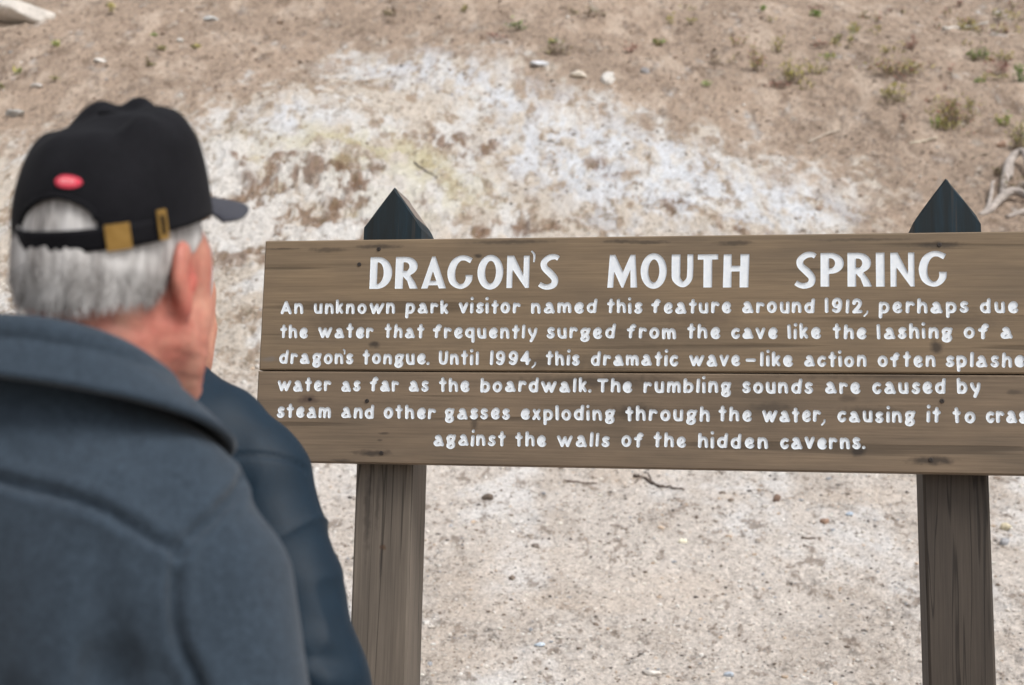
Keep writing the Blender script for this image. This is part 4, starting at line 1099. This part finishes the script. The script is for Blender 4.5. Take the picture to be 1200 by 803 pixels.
# ------------------------------------------------------------------ person 2: in navy jacket, beyond the first
def person_in_navy():
    px = ray(168, 330); t = 1.86 / (px @ CF); P = CAM + px * t
    gz = hgt(P[0], P[1])
    root = thing('person', 'person in navy blue jacket standing between the capped man and the sign', 'person', (P[0], P[1], gz), -rad(12))
    hz = P[2] - gz; hz = 1.61; hc = (0, .03, hz); sh = hz - .17
    v = Vol((-.46, -.22, hz - 1.05), (.46, .30, hz + .16), .0045)
    person_body(v, 1.72, hc, hips=hz - .72)
    for s in (-1, 1):
        v.chain([(s * .15, -.01, sh - .05), (s * .270, -.05, sh - .31), (s * .300, .03, sh - .53)], [.05, .042, .028], .03)
        add_hand(v, (s * .300, .035, sh - .56), s)
    V, F = v.mesh(); b = new_obj('body', V, F, [M_skin2], root, True); set_col(b, np.ones((len(V), 3)))
    hv = Vol((-.12, hc[1] - .14, hz - .10), (.12, hc[1] + .12, hz + .15), .004)
    hv.ell((0, hc[1] - .014, hz + .034), (.082, .103, .104), .02)
    gx, gy, gz_ = hv.grid(); ry = gy - hc[1]; rz = gz_ - hz; rx = np.abs(gx)
    hv.a = np.maximum(hv.a, -(rz + .075 - .9 * np.maximum(ry + .035, 0))); hv.a = np.maximum(hv.a, ry - .075 - .1 * rz)
    for s in (-1, 1): hv.ell((s * .088, hc[1] - .006, hz - .012), (.03, .03, .04), .006, op='sub')
    V, F = hv.mesh(); N = vnormals(V, F); V = V + N * (.003 * vn(V[:, 0] * 120, V[:, 1] * 120, V[:, 2] * 20, 8))[:, None]
    new_obj('hair', V, F, [M_hair], root, True)
    v = Vol((-.50, -.28, sh - .60), (.50, .30, sh + .16), .005)
    v.ell((0, -.005, sh - .20), (.20, .125, .25), .05); v.ell((0, .0, sh - .44), (.205, .14, .26), .06)
    v.cone((-.12, -.02, sh - .02), (.12, -.02, sh - .02), .072, .072, .06)
    v.cone((0, -.02, sh + .10), (0, -.03, sh - .02), .078, .10, .05)
    for s in (-1, 1):
        v.cone((s * .05, -.02, sh + .030), (s * .175, -.02, sh - .06), .055, .064, .05)
        v.chain([(s * .186, -.02, sh - .07), (s * .282, -.05, sh - .32), (s * .310, .03, sh - .54)], [.072, .068, .054], .03)
        v.cone((s * .165, -.16, sh - .08), (s * .20, -.16, sh - .45), .004, .02, .05, op='sub')
        for k, (z, q) in enumerate(((-.16, .012), (-.22, .016), (-.27, .016), (-.33, .012), (-.40, .012))):
            xo = s * (.225 + (.0029 * 0) + (-z) * .28)
            v.chain([(xo - s * .07, -.125, sh + z + .035), (xo - s * .01, -.135, sh + z), (xo + s * .075, -.075, sh + z - .018)], [.003, .012, .003], .02, op='sub')
    v.cone((0, .0, sh + .06), (0, .0, sh + .26), .068, .074, .006, op='sub')
    gx, gy, gz_ = v.grid(); v.a = np.maximum(v.a, -(gz_ - (sh - .58)) + 0 * v.a)
    V, F = v.mesh(); N = vnormals(V, F)
    V = V + N * (.003 * vn(V[:, 0] * 10, V[:, 1] * 10, V[:, 2] * 8, 41) + .0018 * vn(V[:, 0] * 30, V[:, 1] * 30, V[:, 2] * 26, 42))[:, None]
    am = sstep(.17, .23, np.abs(V[:, 0]) + .25 * np.maximum(sh - .1 - V[:, 2], 0)) * sstep(-.02, -.12, V[:, 2] - sh)
    cz = 1 - 2 * np.abs(vn(V[:, 0] * 7 + V[:, 2] * 9, V[:, 1] * 6, V[:, 2] * 11 - np.abs(V[:, 0]) * 11, 44))
    V = V + N * (am * (.0025 * cz + .007 * np.maximum(cz - .55, 0) ** 1.5))[:, None]
    def seam(pl, w=.004, dpt=.0035):
        nonlocal V
        pl = np.array(pl); best = np.full(len(V), 9.0)
        for a, b_ in zip(pl[:-1], pl[1:]):
            e = b_ - a; q = V - a; t_ = np.clip(q @ e / (e @ e + 1e-12), 0, 1); best = np.minimum(best, np.linalg.norm(q - t_[:, None] * e, axis=1))
        V = V - N * (dpt * np.exp(-(best / w) ** 2))[:, None]
    from mathutils.bvhtree import BVHTree
    bvh = BVHTree.FromPolygons([Vector(p) for p in V], [tuple(f) for f in F]); cp = lambda p: np.array(bvh.find_nearest(Vector(p))[0])
    for s in (-1, 1):
        seam([cp(p) for p in spl3([(0, -.16, sh - .05), (s * .10, -.14, sh - .045), (s * .17, -.10, sh - .04), (s * .22, -.06, sh - .045), (s * .27, -.03, sh - .05)], 12)])
    new_obj('jacket', V, F, [M_navy], root, True)
    shoes_and_trousers(root, hz - .74, .11, M_trou, M_shoe)
person_in_navy()

# ------------------------------------------------------------------ rocks, pebbles, twigs, plants
M_rock = tint_mat('weathered_stone', .9, 45, .22, .5, .008)
M_twig = tint_mat('dead_wood', .9, 80, .3, .4, .003)
M_leaf = tint_mat('plant_leaves', .7, 120, .2, .1, .001)

def rock(px, py, wpx, hpx, col, label, seed, ang=0.0, tall=1.0, point=0.0, name='rock', group=None):
    p = gp(px, py); m = pxm(p)
    bm = bmesh.new(); bmesh.ops.create_icosphere(bm, subdivisions=4, radius=1.0)
    V = np.array([v.co for v in bm.verts]); F = np.array([[v.index for v in f.verts] for f in bm.faces]); bm.free()
    n = .22 * vn(V[:, 0] * 1.4, V[:, 1] * 1.4, V[:, 2] * 1.4, seed) + .10 * vn(V[:, 0] * 3.2, V[:, 1] * 3.2, V[:, 2] * 3.2, seed + 1) + .04 * vn(V[:, 0] * 8, V[:, 1] * 8, V[:, 2] * 8, seed + 2)
    rs = np.random.default_rng(seed)
    V = V * (1 + n)[:, None]
    for _ in range(6):        # flat breaks
        d = rs.normal(size=3); d /= np.linalg.norm(d); c = rs.uniform(.55, .85); q = V @ d; V = V - np.maximum(q - c, 0)[:, None] * d * .85
    if point: V[:, 0] *= 1 - point * .6 * np.clip(V[:, 2] * .5 + .5, 0, 1); V[:, 0] += point * .5 * V[:, 2]
    sx = wpx * m / 2; sz = hpx * m * tall / 2
    V = V * np.array([sx, sx * .7, sz]); V = V @ rotz(ang).T
    cen = p + np.array([0, 0, sz * .45]); 
    o = new_obj(name, V, F, [M_rock], smooth=True, loc=cen)
    cc = np.array(srgb(*col))[None] * (1 + .2 * vn(V[:, 0] * 3 / sx, V[:, 1] * 3 / sx, V[:, 2] * 3 / sx, seed + 5))[:, None]
    set_col(o, np.clip(cc, .01, .85)); tag(o, label, 'rock' if name == 'rock' else 'stone', group)
    return o
rock(20, 26, 80, 30, (196, 190, 182), 'large pale grey boulder lying at the top left of the slope', 3, .1, 1.25)
rock(18, 136, 26, 11, (166, 164, 160), 'flat grey slab just left of the black cap', 5, -.2)
rock(711, 98, 22, 20, (204, 200, 194), 'pointed white stone standing above the white mineral patch', 7, .3, 1.0, .8)
rock(677, 92, 19, 10, (205, 196, 182), 'smooth cream oval stone left of the pointed white stone', 9)
rock(634, 80, 24, 9, (198, 200, 204), 'thin bluish white slab left of the cream oval stone', 11, .5)
rock(117, 73, 15, 7, (196, 192, 186), 'small pale stone on the brown slope above the cap', 13)
rock(247, 23, 18, 7, (178, 178, 176), 'flat grey chip near the top edge above the cap', 15, .6)
rock(212, 48, 10, 6, (198, 194, 188), 'little white pebble below the flat grey chip', 17)
rock(43, 104, 14, 7, (176, 170, 164), 'small grey stone above the flat grey slab', 19)
rock(572, 586, 15, 11, (104, 92, 82), 'dark brown clod on pale ground right of the left post', 21, name='clod')
rock(628, 641, 10, 7, (122, 112, 104), 'small brown clod below and right of the dark clod', 23, name='clod')
rock(801, 638, 11, 7, (226, 220, 198), 'cream white pebble on the gravel below the sign', 25, name='pebble')
rock(854, 796, 16, 9, (176, 184, 194), 'bluish grey pebble at the bottom edge of the gravel', 27, name='pebble')
rock(764, 790, 24, 9, (206, 200, 192), 'long white stone at the bottom edge of the gravel', 29, name='rock')
rock(1124, 627, 13, 10, (186, 176, 150), 'yellowish stone left of the right post foot', 31) if False else rock(1178, 622, 16, 12, (188, 178, 152), 'yellowish stone on the gravel right of the right post', 31)
rock(1177, 640, 13, 11, (146, 146, 148), 'grey stone under the yellowish stone by the right post', 33)
rock(995, 604, 10, 6, (170, 182, 196), 'blue-grey chip on the gravel left of the right post', 35, name='pebble')
rock(633, 759, 13, 6, (190, 202, 214), 'flat pale blue chip low in the gravel', 37, .3, name='pebble')
rock(910, 588, 11, 10, (120, 98, 84), 'reddish brown clod under the right half of the sign', 39, name='clod')
rock(966, 613, 13, 8, (150, 124, 106), 'rusty stone below the reddish brown clod', 41)
rock(1157, 38, 12, 10, (170, 166, 162), 'grey stone right of the bleached stick', 43) if False else None
rock(870, 80, 14, 12, (160, 156, 152), 'grey stone among the yellow sprigs on the brown slope', 45) if False else None
rock(757, 84, 12, 11, (150, 148, 148), 'rough grey stone right of the pointed white stone', 47)
rock(1175, 172, 12, 10, (190, 160, 140), 'pinkish round stone above the driftwood root', 49)

def gravel():
    n = 75000; nf = 45000
    y = np.concatenate([np.exp(RNG.uniform(math.log(4.4), math.log(11), n)), np.exp(RNG.uniform(math.log(8.5), math.log(23), nf))]); n += nf; x = RNG.uniform(-.47, .47, n) * np.maximum(y, 4)
    z, zz = terrain(x[None], y[None]); z = z[0]; grav = zz[5][0]; soil = zz[6][0]
    keep = RNG.uniform(size=n) < np.clip(.55 + grav, 0, 1); x, y, z, grav, soil = x[keep], y[keep], z[keep], grav[keep], soil[keep]; n = len(x)
    bm = bmesh.new(); bmesh.ops.create_icosphere(bm, subdivisions=1, radius=1.0)
    bv = np.array([v.co for v in bm.verts]); bf = np.array([[v.index for v in f.verts] for f in bm.faces]); bm.free()
    r = np.clip(np.exp(RNG.normal(math.log(.0038), .50, n)), .0020, .018) * np.clip(y / 7, .8, 2.6)
    sc = RNG.uniform(.6, 1.3, (n, 1, 3)) * r[:, None, None]; sc[..., 2] *= .65
    jit = 1 + RNG.uniform(-.25, .25, (n, len(bv), 1))
    an = RNG.uniform(0, 6.28, n); c, s = np.cos(an), np.sin(an)
    P = bv[None] * jit * sc
    P = np.stack([P[..., 0] * c[:, None] - P[..., 1] * s[:, None], P[..., 0] * s[:, None] + P[..., 1] * c[:, None], P[..., 2]], -1)
    P += np.stack([x, y, z + r * .2], -1)[:, None]
    F = bf[None] + (np.arange(n) * len(bv))[:, None, None]
    pal = np.array([srgb(*c) for c in ((200, 193, 185), (216, 212, 207), (178, 167, 156), (130, 116, 104), (98, 92, 88), (156, 158, 162), (190, 170, 150), (226, 222, 212))])
    k = RNG.choice(8, n, p=[.31, .18, .17, .12, .07, .05, .06, .04]); col = pal[k] * RNG.uniform(.8, 1.15, (n, 1)); dirty = (RNG.uniform(size=n) < soil * .85)[:, None]
    col = np.where(dirty, np.array(srgb(150, 131, 115)) * RNG.uniform(.5, 1.25, (n, 1)), col)
    o = new_obj('gravel', P.reshape(-1, 3), F.reshape(-1, 3), [M_rock], smooth=False)
    set_col(o, np.repeat(col, len(bv), 0)); o['kind'] = 'stuff'
    o['label'] = 'fine pale gravel scattered over the mineral ground'; o['category'] = 'gravel'
gravel()

def stick(pxs, r_px, col, label, name='twig', lift=.4, forks=(), cat=None, seed=0):
    P = [gp(*q) for q in pxs]; m = pxm(P[0]); r = r_px * m / 2
    P = [p + np.array([0, 0, r * lift]) for p in P]
    C_ = spl3(P, 8) if len(P) > 2 else [P[0] + (P[1] - P[0]) * t for t in np.linspace(0, 1, 10)]
    rs = np.random.default_rng(seed + 3); n = len(C_)
    rr = [max(r * (1 - .55 * i / n) * rs.uniform(.8, 1.2), r * .2) for i in range(n)]
    C_ = [p + rs.normal(0, r * .3, 3) for p in C_]
    V, F = tube(C_, rr, 9)
    for f in forks:
        Q = [gp(*q) + np.array([0, 0, r * lift]) for q in f]; Q = [Q[0] + (Q[-1] - Q[0]) * t for t in np.linspace(0, 1, 6)]
        V2, F2 = tube([q + rs.normal(0, r * .2, 3) for q in Q], [r * .6 * (1 - .1 * i) for i in range(6)], 7); k = len(V); V = V + V2; F = F + [tuple(i + k for i in g) for g in F2]
    V = np.array(V); c0 = V.mean(0); V = V - c0
    o = new_obj(name, V, F, [M_twig], smooth=True, loc=c0)
    set_col(o, np.array(srgb(*col))[None] * (1 + .25 * vn(V[:, 0] * 40, V[:, 1] * 40, V[:, 2] * 40, seed))[:, None])
    tag(o, label, cat or name.replace('_', ' ')); return o
stick([(1105, 36), (1130, 33), (1157, 29)], 5, (190, 184, 176), 'bleached white stick lying near the top right corner', 'stick', .8, seed=1)
stick([(948, 166), (968, 158), (985, 153)], 4, (168, 156, 142), 'greyish twig on brown soil right of the mineral patch', 'twig', .8, seed=2)
stick([(1066, 169), (1082, 167), (1098, 166)], 4.5, (190, 178, 160), 'short bleached twig above the right post', 'twig', .8, seed=3)
stick([(1140, 186), (1155, 184), (1162, 188)], 2.5, (150, 136, 120), 'thin grey twig left of the driftwood root', 'twig', .8, seed=4)
stick([(742, 558), (756, 563), (768, 570), (785, 573), (802, 577)], 4.2, (88, 76, 68), 'dark forked twig on pale ground under the middle of the sign', 'twig', .7, forks=[[(764, 568), (760, 556)], [(752, 561), (744, 566)]], seed=5)
stick([(660, 565), (680, 567), (700, 569)], 3, (112, 98, 88), 'short dark twig left of the forked twig', 'twig', .7, seed=6)
stick([(940, 632), (952, 631), (963, 632)], 3.2, (98, 86, 76), 'small brown twig in the gravel left of the right post', 'twig', .7, seed=7)
stick([(545, 244), (556, 251), (566, 258)], 3, (110, 102, 96), 'thin dark stick on the white mineral crust right of the left post', 'twig', .7, seed=8) if False else None
stick([(485, 195), (498, 205), (512, 218)], 2.6, (96, 88, 82), 'thin dark stick on the white crust above the left post', 'twig', .8, seed=9)

def driftwood():
    p0 = gp(1190, 250); m = pxm(p0)
    root = thing('driftwood_root', 'twisted grey driftwood root at the right edge beside the right post', 'driftwood', p0)
    back = p0 + np.array([0, 1.2, 0])
    def limb(pts, rs, seed):
        g = np.random.default_rng(seed)
        Q = []
        for (a, b, lift) in pts:
            q = gp(a, b); q = q + np.array([0, 0, lift * m]); Q.append(q - p0)
        C_ = spl3(Q, 8); R_ = np.interp(np.linspace(0, 1, len(C_)), np.linspace(0, 1, len(rs)), rs) * m
        V, F = tube(C_, list(R_), 12); V = np.array(V)
        V = V + (vn(V[:, 0] * 30, V[:, 1] * 30, V[:, 2] * 30, seed) * .18 * R_.mean())[:, None] * np.array([1, 1, .6])
        o = new_obj('limb', V, F, [M_twig], root, True)
        c = np.array(srgb(158, 149, 142))[None] * (1 + .35 * vn(V[:, 0] * 14, V[:, 1] * 14, V[:, 2] * 60, seed + 1))[:, None]; set_col(o, np.clip(c, .02, .8))
    limb([(1148, 254, 1), (1160, 247, 3), (1172, 239, 9), (1186, 234, 12), (1202, 237, 10), (1222, 246, 6), (1240, 250, 2)], [2.5, 4, 5, 5.5, 5, 5, 4], 51)
    limb([(1174, 228, 3), (1178, 216, 6), (1182, 204, 10), (1190, 196, 14), (1200, 198, 18), (1206, 208, 16), (1212, 222, 6)], [3.5, 5, 6, 5, 4.5, 4, 4], 52)
    limb([(1152, 252, 2), (1158, 243, 4), (1162, 232, 8), (1163, 224, 11), (1166, 221, 12)], [2.2, 2.6, 2.4, 1.8, 1.0], 53)
    limb([(1180, 252, 1), (1196, 249, 3), (1214, 247, 4), (1236, 250, 4)], [2.5, 3.5, 4, 4], 54)
    limb([(1184, 214, 4), (1186, 204, 8), (1184, 195, 12)], [3, 2.6, 1.2], 55)
    limb([(1190, 228, 3), (1200, 222, 7), (1214, 220, 8)], [3, 4, 4], 56)
driftwood()

def plant(px, py, wpx, hpx, cols, label, seed, n=160, upright=.6, cat='plant', name='plant', leaf=3.2, flat=.6):
    p = gp(px, py); m = pxm(p); g = np.random.default_rng(seed)
    rx, hh = wpx * m / 2 * 1.15, hpx * m * 1.2
    V = []; F = []; C_ = []
    cols = [np.array(srgb(*c)) for c in cols]
    ns = max(5, n // 9)
    for i in range(ns):
        a = g.uniform(0, 6.28); rr = math.sqrt(g.uniform()) ; bx, by = .45 * rx * rr * math.cos(a), .45 * rx * rr * math.sin(a) * flat
        tip = np.array([bx * 2.1 + g.normal(0, rx * .12), by * 2.1, hh * g.uniform(.35, 1.0) * (1 - .45 * rr)]); b0 = np.array([bx, by, -.01])
        mid = (b0 + tip) / 2 + np.array([0, 0, hh * .10]); w = .5 * m
        k = len(V); sc = cols[-1] * g.uniform(.7, 1.1)
        sd = np.array([math.cos(a + 1.57), math.sin(a + 1.57), 0]) * w
        V += [b0 - sd, b0 + sd, mid + sd * .8, mid - sd * .8, tip]; F += [(k, k + 1, k + 2, k + 3), (k + 3, k + 2, k + 4)]; C_ += [sc] * 5
        for j in range(max(3, n // ns)):
            t = g.uniform(.2, 1.05); q = b0 + (mid - b0) * min(t * 2, 1) + (tip - mid) * max(t * 2 - 1, 0)
            q = q + g.normal(0, 1, 3) * np.array([rx * .10, rx * .10 * flat, hh * .05])
            d = np.array([g.normal(), g.normal(), g.uniform(-.2, 1.4) * upright * 2]); d /= np.linalg.norm(d); L = leaf * m * g.uniform(.6, 1.5)
            s_ = np.cross(d, g.normal(size=3)); s_ /= np.linalg.norm(s_) + 1e-9; s_ *= L * .24
            cc = cols[g.integers(0, max(1, len(cols) - 1))] * g.uniform(.65, 1.3)
            k = len(V); V += [q, q + d * L * .5 + s_, q + d * L, q + d * L * .5 - s_]; F.append((k, k + 1, k + 2, k + 3)); C_ += [cc] * 4
    o = new_obj(name, V, F, [M_leaf], loc=p); set_col(o, np.clip(np.array(C_), .005, .6)); tag(o, label, cat); return o
GR, YG, OL, RD, DB, DG = (122, 150, 72), (172, 164, 88), (138, 132, 88), (160, 118, 104), (124, 108, 92), (84, 96, 60)
plant(605, 37, 24, 16, (GR, GR, DG, DB), 'small bright green plant with dark stalks near the top centre', 101, 110)
plant(652, 66, 34, 22, (DB, OL, DB, DB), 'grey dry shrublet with a green tip above the mineral patch', 102, 200)
plant(649, 50, 13, 8, (GR, YG, DB), 'fresh green sprig on top of the grey dry shrublet', 103, 40)
plant(773, 55, 18, 12, (YG, GR, OL, DB), 'compact yellow-green tuft right of the top centre', 104, 90)
plant(786, 28, 22, 12, (YG, YG, OL), 'thin yellow sprigs above the compact yellow-green tuft', 105, 30)
plant(887, 84, 26, 38, (YG, OL, RD, DB), 'tall upright yellow-green weed left of the low yellow bush', 106, 200, .9)
plant(930, 100, 42, 34, (YG, YG, OL, DB), 'wide yellow-green bush on the brown slope', 107, 260, .8)
plant(865, 56, 26, 20, (YG, OL, RD, DB), 'sparse yellow sprigs left of the tall upright weed', 108, 60)
plant(913, 62, 26, 24, (YG, OL, DB), 'sparse upright sprigs above the wide yellow-green bush', 109, 70, .9)
plant(1050, 88, 74, 22, (OL, YG, RD, DB), 'long low olive clump below the bleached stick', 110, 380)
plant(1147, 72, 24, 22, (OL, GR, DG, DB), 'round green bush under the right end of the bleached stick', 111, 200)
plant(1122, 148, 70, 36, (OL, YG, RD, DB), 'largest olive and reddish shrub above the right post', 112, 520)
plant(1096, 152, 16, 18, (GR, YG, OL), 'fresh green shoots at the left foot of the largest shrub', 113, 70, .9)
plant(1196, 98, 18, 26, (GR, GR, DG), 'bright green tuft cut by the right edge, higher one', 114, 120, .9)
plant(1196, 178, 44, 44, (DG, OL, YG, DB), 'dark bushy shrub at the right edge above the driftwood', 115, 420)
plant(1178, 146, 24, 22, (YG, GR, OL), 'yellow-green tuft left of the dark right edge shrub', 116, 130)
plant(956, 19, 16, 10, (GR, GR, OL), 'bright green cushion near the top edge, right of centre', 117, 90)
plant(892, 15, 11, 8, (GR, GR, OL), 'tiny bright green tuft at the top edge left of the green cushion', 118, 50)
plant(1000, 40, 14, 16, (OL, YG, GR), 'olive tuft below and right of the green cushion', 119, 80)
plant(983, 50, 15, 10, (GR, OL, DB), 'small green tuft below the olive tuft', 120, 60)
plant(971, 72, 16, 12, (YG, GR, OL), 'pale green tuft left of the long olive clump', 121, 60)
plant(962, 60, 22, 10, (DB, RD, DB), 'dry brown weed beside the small green tuft', 122, 90)
plant(1172, 90, 30, 26, (RD, (150, 100, 96), RD, DB), 'reddish dried weed right of the round green bush', 123, 150, .8)
plant(1068, 58, 22, 18, (RD, (146, 104, 92), DB), 'reddish dried weed left of the round green bush', 124, 90, .8)
plant(1042, 124, 40, 14, (DB, OL, DB), 'dark low dry weed below the long olive clump', 125, 170)
plant(1048, 110, 24, 14, (YG, YG, OL), 'thin yellow sprigs over the dark low dry weed', 126, 40, .9)
plant(909, 104, 32, 12, (DB, RD, DB), 'dry brown weed at the foot of the wide yellow-green bush', 127, 120)
plant(133, 19, 16, 24, (YG, OL, YG, DB), 'thin upright yellow weed at the top left above the cap', 128, 60, .9)
plant(66, 57, 14, 9, (GR, YG, OL), 'bright green tuft below the large boulder', 129, 60)
plant(176, 79, 14, 11, (OL, DB, DB), 'dry olive tuft directly above the cap', 130, 80)
plant(190, 62, 11, 6, (OL, DB), 'tiny brown tuft above the dry olive tuft', 131, 50)
plant(228, 56, 12, 7, (OL, YG, DB), 'small olive tuft right of the tiny brown tuft', 132, 60)
plant(20, 88, 14, 11, (YG, GR, OL), 'faint yellow-green weed above the flat grey slab', 133, 40)
plant(63, 98, 9, 9, (OL, DB), 'small brown sprout left of the cap top', 134, 40)
plant(2, 105, 9, 9, (OL, DG, DB), 'olive tuft cut by the left edge', 135, 50)
plant(181, 44, 9, 7, (GR, OL), 'pale green sprout left of the little white pebble', 136, 30)
plant(685, 20, 44, 12, (DB, OL, DB), 'low dry brown shrub at the top edge centre', 137, 150)
plant(457, 18, 18, 9, (OL, DB, DB), 'dry tuft at the top edge above the mineral patch', 138, 70)
plant(545, 15, 14, 10, (YG, OL, DB), 'yellow tuft at the top edge left of the bright green plant', 139, 50)
plant(829, 104, 11, 9, (GR, GR, OL), 'lone green sprout right of the pointed white stone', 140, 40)
plant(1140, 38, 18, 9, (YG, OL), 'thin yellow weed under the bleached stick', 141, 40) if False else None
plant(1010, 22, 20, 10, (DB, OL, RD), 'dry brown tuft right of the green cushion', 142, 60)
plant(1149, 100, 12, 9, (GR, YG), 'tiny green sprout below the round green bush', 143, 40)
plant(734, 62, 26, 14, (RD, (150, 118, 104), DB), 'faded reddish weed left of the compact yellow-green tuft', 144, 70)
plant(588, 50, 40, 14, (RD, (160, 128, 116), DB), 'faded pinkish weed left of the grey dry shrublet', 145, 60)
plant(812, 30, 12, 12, (OL, YG, DB), 'small olive weed right of the thin yellow sprigs', 146, 40)
plant(830, 62, 16, 10, (DB, DB), 'tiny dark dry weed left of the sparse yellow sprigs', 147, 40)

_g = np.random.default_rng(77); _k = 0
while _k < 26:
    px, py = _g.uniform(770, 1195), _g.uniform(4, 190)
    if py > 60 + (px - 770) * .32: continue
    _k += 1
    plant(px, py, _g.uniform(10, 24), _g.uniform(6, 14), [(YG, OL, DB), (OL, RD, DB), (DB, OL, RD, DB), (RD, DB, DB)][_g.integers(4)], 'tiny sparse weed, one of many scattered over the upper right slope', 200 + _k, int(_g.uniform(14, 45)))['group'] = 'tiny weeds scattered over the upper right slope'

plant(1192, 226, 46, 26, (DB, OL, DB, DB), 'dark dry scrub tangled under the driftwood root', 301, 200)
plant(1166, 205, 20, 14, (OL, DB, DB), 'small dry weed left of the dark right edge shrub, above the driftwood', 302, 60)

_k = 0
while _k < 16:
    px, py = _g.uniform(850, 1198), _g.uniform(20, 190)
    if py > 70 + (px - 850) * .4: continue
    _k += 1
    plant(px, py, _g.uniform(18, 40), _g.uniform(10, 20), [(YG, OL, DB), (OL, YG, RD, DB), (YG, YG, OL, DB)][_g.integers(3)], 'loose yellowish scrub weed, one of several between the bushes of the upper right slope', 260 + _k, int(_g.uniform(60, 150)))['group'] = 'yellowish scrub weeds of the upper right slope'
